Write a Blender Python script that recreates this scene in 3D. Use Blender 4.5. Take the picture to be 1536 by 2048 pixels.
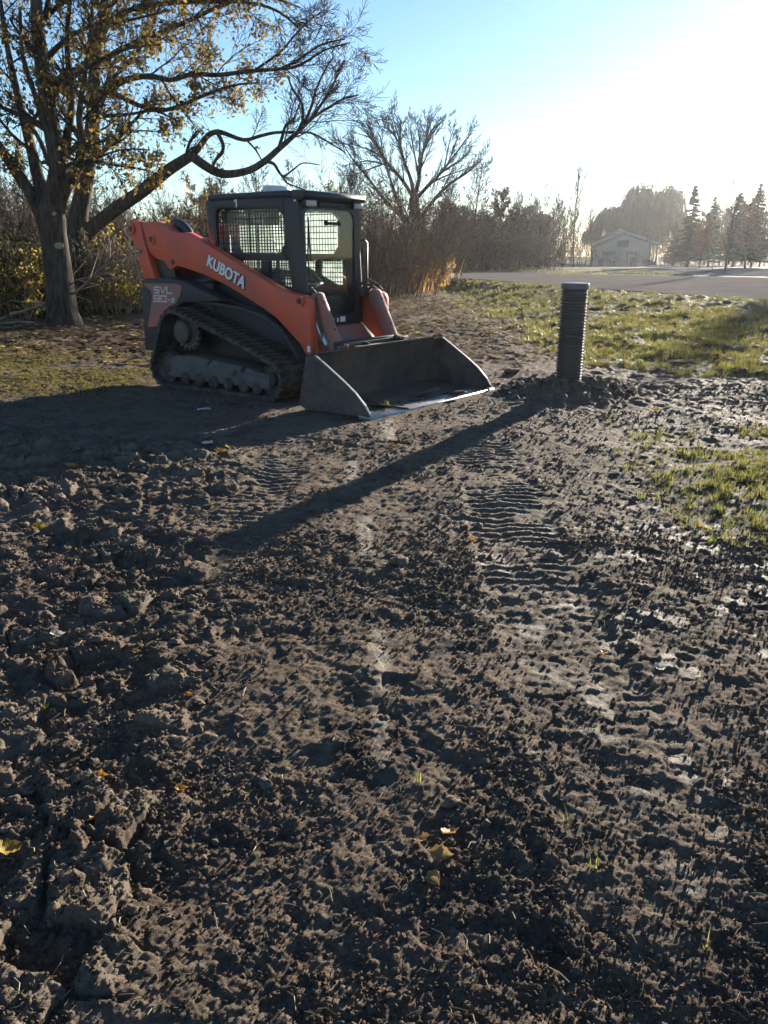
import bpy, bmesh, math, random
import numpy as np
from mathutils import Vector, Matrix, noise as mnoise

for o in list(bpy.data.objects): bpy.data.objects.remove(o)
S = bpy.context.scene
COL = S.collection
R = math.radians

# ---------------------------------------------------------------- camera
F_PX, PITCH, EYE = 1655.5, math.atan((1024-505.2)/1655.5), 1.447
cd = bpy.data.cameras.new('camera'); cam = bpy.data.objects.new('camera', cd); COL.objects.link(cam)
cd.sensor_fit = 'VERTICAL'; cd.sensor_height = 24.0; cd.lens = 24.0*F_PX/2048
cd.clip_start = 0.05; cd.clip_end = 3000
cam.location = (0, 0, EYE); cam.rotation_euler = (math.pi/2-PITCH, 0, 0)
S.camera = cam
S.render.resolution_x, S.render.resolution_y = 768, 1024

# ---------------------------------------------------------------- sky, sun, exposure
SUN_AZ, SUN_EL = R(29.5), R(11.2)          # clockwise from straight ahead; above the horizon
W = bpy.data.worlds.new('World'); S.world = W; W.use_nodes = True
nt = W.node_tree; nt.nodes.clear()
sky = nt.nodes.new('ShaderNodeTexSky'); sky.sky_type = 'NISHITA'; sky.sun_disc = False
sky.sun_elevation = SUN_EL; sky.sun_rotation = SUN_AZ
sky.air_density = 1.0; sky.dust_density = 0.1; sky.ozone_density = 3.6; sky.altitude = 100
bg = nt.nodes.new('ShaderNodeBackground'); bg.inputs['Strength'].default_value = 0.053
wo = nt.nodes.new('ShaderNodeOutputWorld')
nt.links.new(sky.outputs[0], bg.inputs[0]); nt.links.new(bg.outputs[0], wo.inputs[0])
sl = bpy.data.lights.new('sun', 'SUN'); sl.energy = 5.0; sl.angle = R(0.53); sl.color = (1.0, 0.91, 0.77)
sun = bpy.data.objects.new('sun', sl); COL.objects.link(sun)
sd = Vector((math.sin(SUN_AZ)*math.cos(SUN_EL), math.cos(SUN_AZ)*math.cos(SUN_EL), math.sin(SUN_EL)))
sun.rotation_euler = sd.to_track_quat('Z', 'Y').to_euler(); sun.location = (20, 30, 30)
S.view_settings.view_transform = 'Standard'; S.view_settings.look = 'None'
S.view_settings.exposure = 2.0; S.view_settings.gamma = 1.0
S.view_settings.use_curve_mapping = False
S.render.engine = 'CYCLES'
S.cycles.use_denoising = True
try:
    S.cycles.denoiser = 'OPENIMAGEDENOISE'; S.cycles.denoising_input_passes = 'RGB_ALBEDO_NORMAL'
except Exception: pass
S.cycles.max_bounces = 6; S.cycles.diffuse_bounces = 2; S.cycles.glossy_bounces = 2
S.cycles.transmission_bounces = 4; S.cycles.transparent_max_bounces = 12; S.cycles.volume_bounces = 0
S.cycles.caustics_reflective = False; S.cycles.caustics_refractive = False

# ---------------------------------------------------------------- helpers
def at(u, v, D):
    """world point at distance D (along the ground) seen at photo pixel u, v (1536 x 2048)"""
    dv = v-1024.0
    d = Vector((u-768.0, F_PX*math.cos(PITCH)-dv*math.sin(PITCH), -F_PX*math.sin(PITCH)-dv*math.cos(PITCH)))
    t = D/d.y
    return Vector((d.x*t, D, EYE+d.z*t))
def on_ground(u, v, z=0.0):
    dv = v-1024.0
    d = Vector((u-768.0, F_PX*math.cos(PITCH)-dv*math.sin(PITCH), -F_PX*math.sin(PITCH)-dv*math.cos(PITCH)))
    t = (z-EYE)/d.z
    return Vector((d.x*t, d.y*t, z))
def tag(o, label=None, cat=None, group=None, kind=None):
    if label: o['label'] = label
    if cat: o['category'] = cat
    if group: o['group'] = group
    if kind: o['kind'] = kind
    return o
def empty(name, loc, rz=0.0):
    o = bpy.data.objects.new(name, None); COL.objects.link(o)
    o.location = loc; o.rotation_euler = (0, 0, rz); o.empty_display_size = 0.2
    return o
def link(name, me, parent=None):
    o = bpy.data.objects.new(name, me); COL.objects.link(o)
    if parent is not None: o.parent = parent
    return o
def pymesh(name, v, f, mat, smooth=False):
    me = bpy.data.meshes.new(name); me.from_pydata(v, [], f)
    if mat: me.materials.append(mat)
    if smooth: me.polygons.foreach_set('use_smooth', [True]*len(me.polygons))
    me.update(); return me
def npmesh(name, V, Fc, mat, smooth=False):
    """V (n,3) float array, Fc (m,k) int array of equal-size faces"""
    V = np.asarray(V, np.float32); Fc = np.asarray(Fc, np.int32); m, k = Fc.shape
    me = bpy.data.meshes.new(name)
    me.vertices.add(len(V)); me.vertices.foreach_set('co', V.ravel())
    me.loops.add(m*k); me.loops.foreach_set('vertex_index', Fc.ravel())
    me.polygons.add(m); me.polygons.foreach_set('loop_start', np.arange(0, m*k, k, dtype=np.int32))
    me.polygons.foreach_set('loop_total', np.full(m, k, np.int32))
    if smooth: me.polygons.foreach_set('use_smooth', np.ones(m, bool))
    if mat: me.materials.append(mat)
    me.update(calc_edges=True); me.validate(); return me
def copy_tree(o, parent=None):
    c = o.copy(); COL.objects.link(c)
    if parent is not None:
        c.parent = parent; c.matrix_parent_inverse = o.matrix_parent_inverse.copy()
    for ch in list(o.children): copy_tree(ch, c)
    return c

class MB:
    """collects solids, becomes one mesh object"""
    def __init__(s): s.bm = bmesh.new()
    def box(s, c, size, rot=None, bev=0.0):
        t = bmesh.new(); bmesh.ops.create_cube(t, size=1.0)
        bmesh.ops.scale(t, vec=size, verts=t.verts)
        if bev: bmesh.ops.bevel(t, geom=list(t.edges), offset=bev, segments=2, affect='EDGES', profile=0.5)
        if rot is not None: bmesh.ops.transform(t, matrix=rot.to_4x4(), verts=t.verts)
        bmesh.ops.translate(t, vec=c, verts=t.verts); s._add(t); return s
    def prism(s, prof, y0, y1, bev=0.0, axis='Y'):
        """closed outline of (x,z) pairs swept from y0 to y1"""
        t = bmesh.new()
        mk = (lambda a, b, c: (a, c, b)) if axis == 'Y' else ((lambda a, b, c: (c, a, b)) if axis == 'X' else (lambda a, b, c: (a, b, c)))
        A = [t.verts.new(mk(a, b, y0)) for a, b in prof]; B = [t.verts.new(mk(a, b, y1)) for a, b in prof]
        n = len(prof)
        f1 = t.faces.new(A); f2 = t.faces.new(B[::-1])
        for i in range(n): t.faces.new((A[i], B[i], B[(i+1) % n], A[(i+1) % n]))
        bmesh.ops.recalc_face_normals(t, faces=t.faces)
        if bev:
            es = [e for e in t.edges if len(e.link_faces) == 2 and e.calc_face_angle(0) > 0.6]
            bmesh.ops.bevel(t, geom=es, offset=bev, segments=2, affect='EDGES', profile=0.5, clamp_overlap=True)
        bmesh.ops.triangulate(t, faces=[f for f in t.faces if len(f.verts) > 4])
        s._add(t); return s
    def ring_prism(s, outer, inner, y0, y1):
        """two closed outlines with equal counts -> frame"""
        t = bmesh.new(); n = len(outer)
        L = [[t.verts.new((a, y, b)) for a, b in pr] for pr in (outer, inner) for y in (y0, y1)]
        o0, o1, i0, i1 = L
        for k in range(n):
            j = (k+1) % n
            t.faces.new((o0[k], o0[j], o1[j], o1[k])); t.faces.new((i0[j], i0[k], i1[k], i1[j]))
            t.faces.new((o0[j], o0[k], i0[k], i0[j])); t.faces.new((o1[k], o1[j], i1[j], i1[k]))
        bmesh.ops.recalc_face_normals(t, faces=t.faces); s._add(t); return s
    def tube(s, pts, r, n=8, caps=True):
        t = bmesh.new(); pts = [Vector(p) for p in pts]
        rs = r if isinstance(r, (list, tuple)) else [r]*len(pts)
        rings = []; ref = None
        for i, p in enumerate(pts):
            d = (pts[min(i+1, len(pts)-1)]-pts[max(i-1, 0)]).normalized()
            if ref is None: ref = d.orthogonal().normalized()
            ref = (ref-d*ref.dot(d)).normalized(); b = d.cross(ref)
            rings.append([t.verts.new(p+(ref*math.cos(a)+b*math.sin(a))*rs[i]) for a in [2*math.pi*k/n for k in range(n)]])
        for a, b in zip(rings, rings[1:]):
            for k in range(n): t.faces.new((a[k], a[(k+1) % n], b[(k+1) % n], b[k]))
        if caps: t.faces.new(rings[0][::-1]); t.faces.new(rings[-1])
        s._add(t); return s
    def cyl(s, a, b, r, n=20): return s.tube([a, b], r, n)
    def lathe(s, prof, n=32, M=None, cap=True):
        """(r, z) profile turned about z"""
        t = bmesh.new(); rings = []
        for r, z in prof:
            rings.append([t.verts.new((r*math.cos(2*math.pi*k/n), r*math.sin(2*math.pi*k/n), z)) for k in range(n)])
        for a, b in zip(rings, rings[1:]):
            for k in range(n): t.faces.new((a[k], a[(k+1) % n], b[(k+1) % n], b[k]))
        if cap: t.faces.new(rings[0][::-1]); t.faces.new(rings[-1])
        if M is not None: bmesh.ops.transform(t, matrix=M, verts=t.verts)
        s._add(t); return s
    def _add(s, t):
        me = bpy.data.meshes.new('tmp'); t.to_mesh(me); t.free(); s.bm.from_mesh(me); bpy.data.meshes.remove(me)
    def build(s, name, mat, parent=None, smooth=None):
        me = bpy.data.meshes.new(name); s.bm.to_mesh(me); s.bm.free()
        me.materials.append(mat)
        if smooth:
            me.polygons.foreach_set('use_smooth', [True]*len(me.polygons))
            me.set_sharp_from_angle(angle=R(smooth))
        return link(name, me, parent)

# ---------------------------------------------------------------- noise on arrays
def _h(ix, iy, seed):
    with np.errstate(over='ignore'):
        n = (ix.astype(np.int64)*374761393 + iy.astype(np.int64)*668265263 + np.int64(seed)*2147483647*31) & 0xFFFFFFFF
        n = ((n ^ (n >> 13))*1274126177) & 0xFFFFFFFF
        n = ((n ^ (n >> 16))*2246822519) & 0xFFFFFFFF
        n = n ^ (n >> 15)
    return (n & 0xFFFFFF).astype(np.float64)/float(0xFFFFFF)
def vn(x, y, seed=0):
    """smooth value noise 0..1"""
    ix = np.floor(x); iy = np.floor(y); fx = x-ix; fy = y-iy
    u = fx*fx*fx*(fx*(fx*6-15)+10); w = fy*fy*fy*(fy*(fy*6-15)+10)
    a = _h(ix, iy, seed); b = _h(ix+1, iy, seed); c = _h(ix, iy+1, seed); d = _h(ix+1, iy+1, seed)
    return (a+(b-a)*u)*(1-w)+(c+(d-c)*u)*w
def fbm(x, y, seed=0, octv=4, gain=0.5):
    s = 0; a = 1; t = 0
    for k in range(octv):
        s = s+a*vn(x*2**k+17.3*k, y*2**k-9.1*k, seed+k); t += a; a *= gain
    return s/t
def lumps(x, y, cell, prob, seed, lo=0.3, hi=0.6):
    """separate rounded heaps: one per occupied cell; 0..~1"""
    X = x/cell; Y = y/cell; ix = np.floor(X); iy = np.floor(Y); out = np.zeros_like(X)
    for dx in (-1, 0, 1):
        for dy in (-1, 0, 1):
            cx = ix+dx; cy = iy+dy
            px = cx+0.15+0.7*_h(cx, cy, seed+1); py = cy+0.15+0.7*_h(cx, cy, seed+2)
            r = lo+(hi-lo)*_h(cx, cy, seed+3); on = _h(cx, cy, seed+4) < prob
            ang = _h(cx, cy, seed+5)*math.pi; st = 1.0+0.7*_h(cx, cy, seed+6)
            ax = (X-px)*np.cos(ang)+(Y-py)*np.sin(ang); ay = (-(X-px)*np.sin(ang)+(Y-py)*np.cos(ang))*st
            q = 1-(ax*ax+ay*ay)/(r*r)
            out = np.maximum(out, np.where(on & (q > 0), np.sqrt(np.maximum(q, 0))*r*1.6, 0))
    return out
def cracks(x, y, cell, seed):
    """distance to the border between cells, 0 on the crack"""
    X = x/cell; Y = y/cell; ix = np.floor(X); iy = np.floor(Y)
    f1 = np.full_like(X, 9.0); f2 = np.full_like(X, 9.0); idc = np.zeros_like(X)
    for dx in (-1, 0, 1):
        for dy in (-1, 0, 1):
            cx = ix+dx; cy = iy+dy
            d = np.hypot(X-cx-_h(cx, cy, seed+1), Y-cy-_h(cx, cy, seed+2))
            c = d < f1
            f2 = np.where(c, f1, np.minimum(f2, d)); idc = np.where(c, _h(cx, cy, seed+7), idc); f1 = np.where(c, d, f1)
    return f2-f1, idc
def sst(a, b, x):
    t = np.clip((x-a)/(b-a), 0, 1); return t*t*(3-2*t)
# ---------------------------------------------------------------- materials
def new_mat(name):
    m = bpy.data.materials.new(name); m.use_nodes = True
    n = m.node_tree; n.nodes.clear()
    out = n.nodes.new('ShaderNodeOutputMaterial')
    return m, n, out
def N(n, t, **kw):
    x = n.nodes.new(t)
    for k, v in kw.items():
        if k.startswith('in_'): x.inputs[int(k[3:])].default_value = v
        else: setattr(x, k, v)
    return x
def mixc(n, fac, a, b, bt='MIX'):
    x = n.nodes.new('ShaderNodeMix'); x.data_type = 'RGBA'; x.blend_type = bt
    for sock, v in ((x.inputs[0], fac), (x.inputs[6], a), (x.inputs[7], b)):
        if hasattr(v, 'is_output') or isinstance(v, bpy.types.NodeSocket): n.links.new(v, sock)
        else: sock.default_value = v if not isinstance(v, tuple) or len(v) != 3 else (*v, 1)
    return x.outputs[2]
def ramp(n, src, stops):
    x = n.nodes.new('ShaderNodeValToRGB'); e = x.color_ramp.elements
    while len(e) < len(stops): e.new(0.5)
    for k, (p, c) in enumerate(stops):
        e[k].position = p; e[k].color = (*c, 1) if isinstance(c, tuple) else (c, c, c, 1)
    n.links.new(src, x.inputs[0]); return x.outputs[0]
def noise_fac(n, scale, detail=4, rough=0.55, coords='Object', dist=0.0):
    tc = n.nodes.new('ShaderNodeTexCoord'); t = n.nodes.new('ShaderNodeTexNoise')
    t.inputs['Scale'].default_value = scale; t.inputs['Detail'].default_value = detail
    t.inputs['Roughness'].default_value = rough; t.inputs['Distortion'].default_value = dist
    n.links.new(tc.outputs[coords], t.inputs['Vector']); return t.outputs['Fac']
def bump(n, h, strength, dist):
    b = n.nodes.new('ShaderNodeBump'); b.inputs['Strength'].default_value = strength; b.inputs['Distance'].default_value = dist
    n.links.new(h, b.inputs['Height']); return b.outputs['Normal']
def weathered(name, base, dirt=(0.10, 0.085, 0.07), amt=(0.45, 0.72), rough=0.5, metal=0.0, scale=5.0, bmp=0.15, amax=1.0, spec=0.5):
    """paint, steel, rubber ... under a film of dust"""
    m, n, out = new_mat(name); p = N(n, 'ShaderNodeBsdfPrincipled')
    f = noise_fac(n, scale, 7, 0.65); f2 = noise_fac(n, scale*7, 3, 0.6)
    mx = N(n, 'ShaderNodeMath', operation='MULTIPLY_ADD'); n.links.new(f2, mx.inputs[0]); mx.inputs[1].default_value = 0.35; 
    sb = N(n, 'ShaderNodeMath', operation='SUBTRACT'); n.links.new(f, sb.inputs[0]); sb.inputs[1].default_value = 0.17
    n.links.new(sb.outputs[0], mx.inputs[2])
    fac = ramp(n, mx.outputs[0], [(amt[0], 0.0), (amt[1], amax)])
    c = mixc(n, fac, base, dirt)
    n.links.new(c, p.inputs['Base Color'])
    rr = ramp(n, fac, [(0, rough), (1, 0.9)]); n.links.new(rr, p.inputs['Roughness'])
    p.inputs['Metallic'].default_value = metal; p.inputs['Specular IOR Level'].default_value = spec
    if bmp: n.links.new(bump(n, f2, bmp, 0.006), p.inputs['Normal'])
    n.links.new(p.outputs[0], out.inputs[0]); return m
def leafy(name, stops, transl=0.45, rough=0.5, spec=0.0):
    """thin leaf or blade: colour differs per leaf, sun shines through"""
    m, n, out = new_mat(name); g = N(n, 'ShaderNodeNewGeometry')
    c = ramp(n, g.outputs['Random Per Island'], stops)
    d = N(n, 'ShaderNodeBsdfPrincipled'); n.links.new(c, d.inputs['Base Color']); d.inputs['Roughness'].default_value = rough
    d.inputs['Specular IOR Level'].default_value = spec
    t = N(n, 'ShaderNodeBsdfTranslucent'); n.links.new(c, t.inputs[0])
    mx = N(n, 'ShaderNodeMixShader'); mx.inputs[0].default_value = transl
    n.links.new(d.outputs[0], mx.inputs[1]); n.links.new(t.outputs[0], mx.inputs[2]); n.links.new(mx.outputs[0], out.inputs[0])
    return m
def bark(name, a, b, scale=6.0, bmp=0.5):
    m, n, out = new_mat(name); p = N(n, 'ShaderNodeBsdfPrincipled')
    tc = N(n, 'ShaderNodeTexCoord'); mp = N(n, 'ShaderNodeMapping'); mp.inputs['Scale'].default_value = (1, 1, 0.22)
    n.links.new(tc.outputs['Object'], mp.inputs[0])
    t = N(n, 'ShaderNodeTexNoise'); t.inputs['Scale'].default_value = scale*3; t.inputs['Detail'].default_value = 6; t.inputs['Roughness'].default_value = 0.65
    n.links.new(mp.outputs[0], t.inputs['Vector'])
    n.links.new(ramp(n, t.outputs['Fac'], [(0.35, a), (0.68, b)]), p.inputs['Base Color'])
    p.inputs['Roughness'].default_value = 0.9; p.inputs['Specular IOR Level'].default_value = 0.06
    if bmp: n.links.new(bump(n, t.outputs['Fac'], bmp, 0.05), p.inputs['Normal'])
    n.links.new(p.outputs[0], out.inputs[0]); return m

M = {}
M['orange'] = weathered('orange_paint', (0.63, 0.084, 0.038), (0.24, 0.125, 0.09), (0.42, 0.78), 0.45, scale=3.0, bmp=0.04, amax=0.7)
M['orange_dusty'] = weathered('dusty_orange_paint', (0.48, 0.095, 0.055), (0.24, 0.15, 0.125), (0.28, 0.60), 0.5, scale=4.0, bmp=0.05)
M['black'] = weathered('dark_grey_paint', (0.016, 0.016, 0.021), (0.045, 0.041, 0.042), (0.48, 0.85), 0.42, scale=4.0, bmp=0.04, amax=0.8)
M['panel'] = weathered('dusty_dark_panel', (0.022, 0.021, 0.026), (0.062, 0.055, 0.053), (0.42, 0.78), 0.55, scale=5.0, bmp=0.08)
M['rubber'] = weathered('muddy_rubber', (0.022, 0.020, 0.019), (0.105, 0.086, 0.070), (0.40, 0.64), 0.8, scale=9.0, bmp=0.5)
M['track_steel'] = weathered('mud_caked_steel', (0.055, 0.052, 0.052), (0.125, 0.112, 0.103), (0.34, 0.62), 0.6, scale=6.0, bmp=0.3)
M['bucket'] = weathered('worn_bucket_steel', (0.034, 0.032, 0.035), (0.118, 0.092, 0.073), (0.38, 0.62), 0.55, metal=0.0, scale=3.2, bmp=0.5)
M['bright_edge'] = weathered('scoured_steel', (0.42, 0.40, 0.37), (0.13, 0.11, 0.09), (0.52, 0.75), 0.42, metal=0.7, scale=8, bmp=0.1)
M['white'] = weathered('white_decal', (0.74, 0.75, 0.77), (0.35, 0.33, 0.31), (0.6, 0.95), 0.5, scale=8, bmp=0)
M['navy'] = weathered('navy_decal', (0.018, 0.022, 0.045), (0.03, 0.03, 0.04), (0.6, 0.9), 0.5, bmp=0)
M['silver'] = weathered('silver_decal', (0.52, 0.52, 0.54), (0.28, 0.25, 0.24), (0.5, 0.9), 0.4, metal=0.2, scale=8, bmp=0)
M['seat'] = weathered('black_vinyl', (0.03, 0.03, 0.032), (0.06, 0.055, 0.05), (0.5, 0.9), 0.55, bmp=0.05)
M['chrome'] = weathered('worn_steel_rod', (0.5, 0.5, 0.5), (0.2, 0.18, 0.16), (0.5, 0.8), 0.3, metal=0.9, bmp=0)
M['lamp_glass'] = weathered('lamp_lens', (0.40, 0.40, 0.40), (0.2, 0.19, 0.18), (0.5, 0.8), 0.2, scale=30, bmp=0.1)
M['clear_plastic'] = weathered('clear_beacon', (0.72, 0.72, 0.74), (0.45, 0.43, 0.42), (0.45, 0.8), 0.25, scale=14, bmp=0.1)
M['pipe'] = weathered('black_pipe_plastic', (0.026, 0.026, 0.027), (0.085, 0.074, 0.064), (0.46, 0.9), 0.28, scale=5, bmp=0.03, amax=0.6)
M['pipe_cap'] = weathered('grey_pipe_cap', (0.10, 0.10, 0.11), (0.16, 0.14, 0.12), (0.45, 0.8), 0.35, scale=8, bmp=0.05)
M['siding'] = weathered('cream_siding', (0.46, 0.40, 0.31), (0.40, 0.34, 0.26), (0.45, 0.8), 0.7, scale=1.0, bmp=0)
M['shingle'] = weathered('sunlit_roofing', (0.42, 0.40, 0.38), (0.22, 0.2, 0.19), (0.45, 0.8), 0.35, scale=1.0, bmp=0)  # sunlight on the right roof slopes is put into this pale colour
M['dark_trim'] = weathered('dark_trim', (0.06, 0.055, 0.05), (0.1, 0.09, 0.08), (0.45, 0.8), 0.6, scale=1.0, bmp=0)
M['pane'] = weathered('dim_window_pane', (0.03, 0.035, 0.04), (0.05, 0.05, 0.05), (0.5, 0.9), 0.12, bmp=0)
M['asphalt'] = weathered('asphalt', (0.165, 0.150, 0.138), (0.215, 0.190, 0.172), (0.42, 0.70), 0.95, scale=0.9, bmp=0.3, spec=0.0)
M['lot'] = weathered('frosted_gravel', (0.10, 0.105, 0.11), (0.19, 0.195, 0.20), (0.40, 0.66), 0.95, scale=0.7, bmp=0.3, spec=0.0)
M['paper'] = weathered('white_scrap', (0.5, 0.5, 0.5), (0.25, 0.23, 0.22), (0.4, 0.8), 0.7, scale=20, bmp=0)
M['rust'] = weathered('rusty_post', (0.10, 0.04, 0.02), (0.06, 0.04, 0.03), (0.4, 0.8), 0.8, bmp=0.1)
M['bark_maple'] = bark('grey_brown_bark', (0.026, 0.021, 0.018), (0.10, 0.083, 0.068), 5.0, 0.7)
M['bark_dark'] = bark('dark_bark', (0.025, 0.021, 0.019), (0.075, 0.062, 0.053), 5.0, 0.5)
M['bark_bg'] = bark('distant_bark', (0.034, 0.029, 0.027), (0.070, 0.058, 0.052), 2.0, 0.0)
M['twig_red'] = bark('reddish_twigs', (0.075, 0.050, 0.040), (0.16, 0.108, 0.082), 2.0, 0.0)
M['twig_pale'] = bark('pale_twigs', (0.16, 0.125, 0.095), (0.34, 0.27, 0.21), 2.0, 0.0)
M['wood_cut'] = weathered('fresh_cut_wood', (0.26, 0.215, 0.16), (0.2, 0.16, 0.12), (0.5, 0.9), 0.8, scale=20, bmp=0)
M['maple_leaf'] = leafy('dry_maple_leaves', [(0.0, (0.12, 0.088, 0.034)), (0.3, (0.21, 0.145, 0.046)), (0.55, (0.17, 0.15, 0.045)), (0.8, (0.27, 0.155, 0.042)), (1.0, (0.34, 0.24, 0.075))], 0.42)
M['gold_leaf'] = leafy('golden_leaves', [(0.0, (0.28, 0.16, 0.03)), (0.5, (0.40, 0.24, 0.05)), (1.0, (0.48, 0.30, 0.07))], 0.45)
M['yellow_leaf'] = leafy('yellow_green_leaves', [(0.0, (0.20, 0.16, 0.04)), (0.5, (0.38, 0.28, 0.05)), (1.0, (0.50, 0.36, 0.06))], 0.45)
M['brown_leaf'] = leafy('dull_brown_leaves', [(0.0, (0.10, 0.065, 0.035)), (0.5, (0.105, 0.078, 0.052)), (1.0, (0.14, 0.105, 0.07))], 0.08)
M['olive_leaf'] = leafy('dark_olive_leaves', [(0.0, (0.035, 0.042, 0.016)), (0.6, (0.06, 0.065, 0.022)), (1.0, (0.12, 0.11, 0.035))], 0.35)
M['willow_leaf'] = leafy('willow_leaves', [(0.0, (0.032, 0.042, 0.022)), (0.5, (0.05, 0.062, 0.03)), (1.0, (0.07, 0.08, 0.04))], 0.03)
M['needle'] = leafy('spruce_needles', [(0.0, (0.022, 0.032, 0.02)), (0.6, (0.04, 0.055, 0.035)), (1.0, (0.05, 0.062, 0.042))], 0.05)
M['grass'] = leafy('grass_blades', [(0.0, (0.08, 0.10, 0.022)), (0.5, (0.155, 0.17, 0.034)), (0.8, (0.25, 0.22, 0.065)), (1.0, (0.36, 0.28, 0.12))], 0.55, 0.4, 0.15)
M['turf_dry'] = leafy('stubbly_dry_turf', [(0.0, (0.15, 0.14, 0.03)), (0.5, (0.27, 0.225, 0.06)), (1.0, (0.38, 0.29, 0.11))], 0.4)
M['dry_grass'] = leafy('dry_stalks', [(0.0, (0.30, 0.17, 0.06)), (0.5, (0.42, 0.25, 0.09)), (1.0, (0.5, 0.36, 0.18))], 0.4)
M['straw'] = leafy('straw_bits', [(0.0, (0.20, 0.15, 0.09)), (0.5, (0.36, 0.28, 0.17)), (1.0, (0.52, 0.45, 0.32))], 0.2)

def make_glass(nm, lo, hi):
    m, n, out = new_mat(nm)
    t = N(n, 'ShaderNodeBsdfTransparent'); t.inputs[0].default_value = (0.91, 0.955, 0.945, 1)
    g = N(n, 'ShaderNodeBsdfGlossy'); g.inputs['Roughness'].default_value = 0.03; g.inputs[0].default_value = (1, 1, 1, 1)
    d = N(n, 'ShaderNodeBsdfTranslucent'); d.inputs[0].default_value = (0.74, 0.80, 0.77, 1)
    lw = N(n, 'ShaderNodeLayerWeight'); lw.inputs[0].default_value = 0.5; pw = N(n, 'ShaderNodeMath', operation='POWER'); n.links.new(lw.outputs['Facing'], pw.inputs[0]); pw.inputs[1].default_value = 4.0
    fr = N(n, 'ShaderNodeMath', operation='MULTIPLY_ADD'); n.links.new(pw.outputs[0], fr.inputs[0]); fr.inputs[1].default_value = 0.8; fr.inputs[2].default_value = 0.03
    a = N(n, 'ShaderNodeMixShader'); n.links.new(fr.outputs[0], a.inputs[0]); n.links.new(t.outputs[0], a.inputs[1]); n.links.new(g.outputs[0], a.inputs[2])
    f = noise_fac(n, 7, 6, 0.7); b = N(n, 'ShaderNodeMixShader')
    n.links.new(ramp(n, f, [(0.30, lo), (0.75, hi)]), b.inputs[0]); n.links.new(a.outputs[0], b.inputs[1]); n.links.new(d.outputs[0], b.inputs[2])
    n.links.new(b.outputs[0], out.inputs[0]); return m
M['glass'] = make_glass('tinted_side_glass', 0.10, 0.24); M['door_glass'] = make_glass('tinted_door_glass', 0.004, 0.03)

def mud_material(name, attrs=True):
    m, n, out = new_mat(name); p = N(n, 'ShaderNodeBsdfPrincipled')
    kk = 1.0 if attrs else 0.05
    big = noise_fac(n, 1.3, 6, 0.6); mid = noise_fac(n, 14*kk*2 if not attrs else 14, 6, 0.7); fine = noise_fac(n, 130*kk, 4, 0.75)
    c = ramp(n, mid, [(0.30, (0.088, 0.066, 0.051)), (0.52, (0.168, 0.129, 0.098)), (0.75, (0.275, 0.217, 0.165))])
    c = mixc(n, ramp(n, big, [(0.42, 0.0), (0.72, 0.7)]), c, (0.205, 0.153, 0.109))
    c = mixc(n, ramp(n, noise_fac(n, 2.6, 5, 0.65, dist=0.6), [(0.34, 0.75), (0.50, 0.0)]), c, (0.072, 0.054, 0.043))
    c = mixc(n, ramp(n, fine, [(0.30, 0.5), (0.55, 0.0)]), c, (0.062, 0.048, 0.038))
    c = mixc(n, ramp(n, fine, [(0.62, 0.0), (0.80, 0.6)]), c, (0.26, 0.22, 0.175))
    rg = ramp(n, mid, [(0.3, 0.60), (0.7, 0.92)])
    if attrs:
        def attr(nm):
            a = N(n, 'ShaderNodeAttribute'); a.attribute_name = nm; return a.outputs['Fac']
        c = mixc(n, attr('pale'), c, (0.29, 0.25, 0.20))
        lit = ramp(n, mid, [(0.35, (0.045, 0.031, 0.021)), (0.55, (0.085, 0.058, 0.037)), (0.75, (0.17, 0.118, 0.068))])
        c = mixc(n, attr('litter'), c, lit)
        gr = ramp(n, mid, [(0.35, (0.050, 0.043, 0.022)), (0.6, (0.092, 0.078, 0.036)), (0.75, (0.15, 0.12, 0.058))])
        c = mixc(n, attr('turf'), c, gr)
        sl = attr('slick')
        r2 = N(n, 'ShaderNodeMix'); r2.data_type = 'FLOAT'; n.links.new(sl, r2.inputs[0]); n.links.new(rg, r2.inputs[2]); r2.inputs[3].default_value = 0.58
        n.links.new(r2.outputs[0], p.inputs['Roughness'])
    else:
        n.links.new(rg, p.inputs['Roughness'])
    n.links.new(c, p.inputs['Base Color']); 
    p.inputs['Specular IOR Level'].default_value = 0.02
    if attrs:
        sp = N(n, 'ShaderNodeMath', operation='MULTIPLY_ADD'); n.links.new(sl, sp.inputs[0]); sp.inputs[1].default_value = 0.22; sp.inputs[2].default_value = 0.015
        n.links.new(sp.outputs[0], p.inputs['Specular IOR Level'])
    k = 1.0 if attrs else 0.022
    g1 = noise_fac(n, 75*k, 6, 0.75); g2 = noise_fac(n, 290*k, 3, 0.8)
    b1 = N(n, 'ShaderNodeBump'); b1.inputs['Strength'].default_value = 0.9; b1.inputs['Distance'].default_value = 0.016 if attrs else 0.006; n.links.new(g1, b1.inputs['Height'])
    b2 = N(n, 'ShaderNodeBump'); b2.inputs['Strength'].default_value = 0.8; b2.inputs['Distance'].default_value = 0.005 if attrs else 0.002; n.links.new(g2, b2.inputs['Height']); n.links.new(b1.outputs[0], b2.inputs['Normal'])
    n.links.new(b2.outputs[0], p.inputs['Normal'])
    n.links.new(p.outputs[0], out.inputs[0]); return m
M['mud'] = mud_material('mud')
M['clod'] = mud_material('clod_mud', False)
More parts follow.
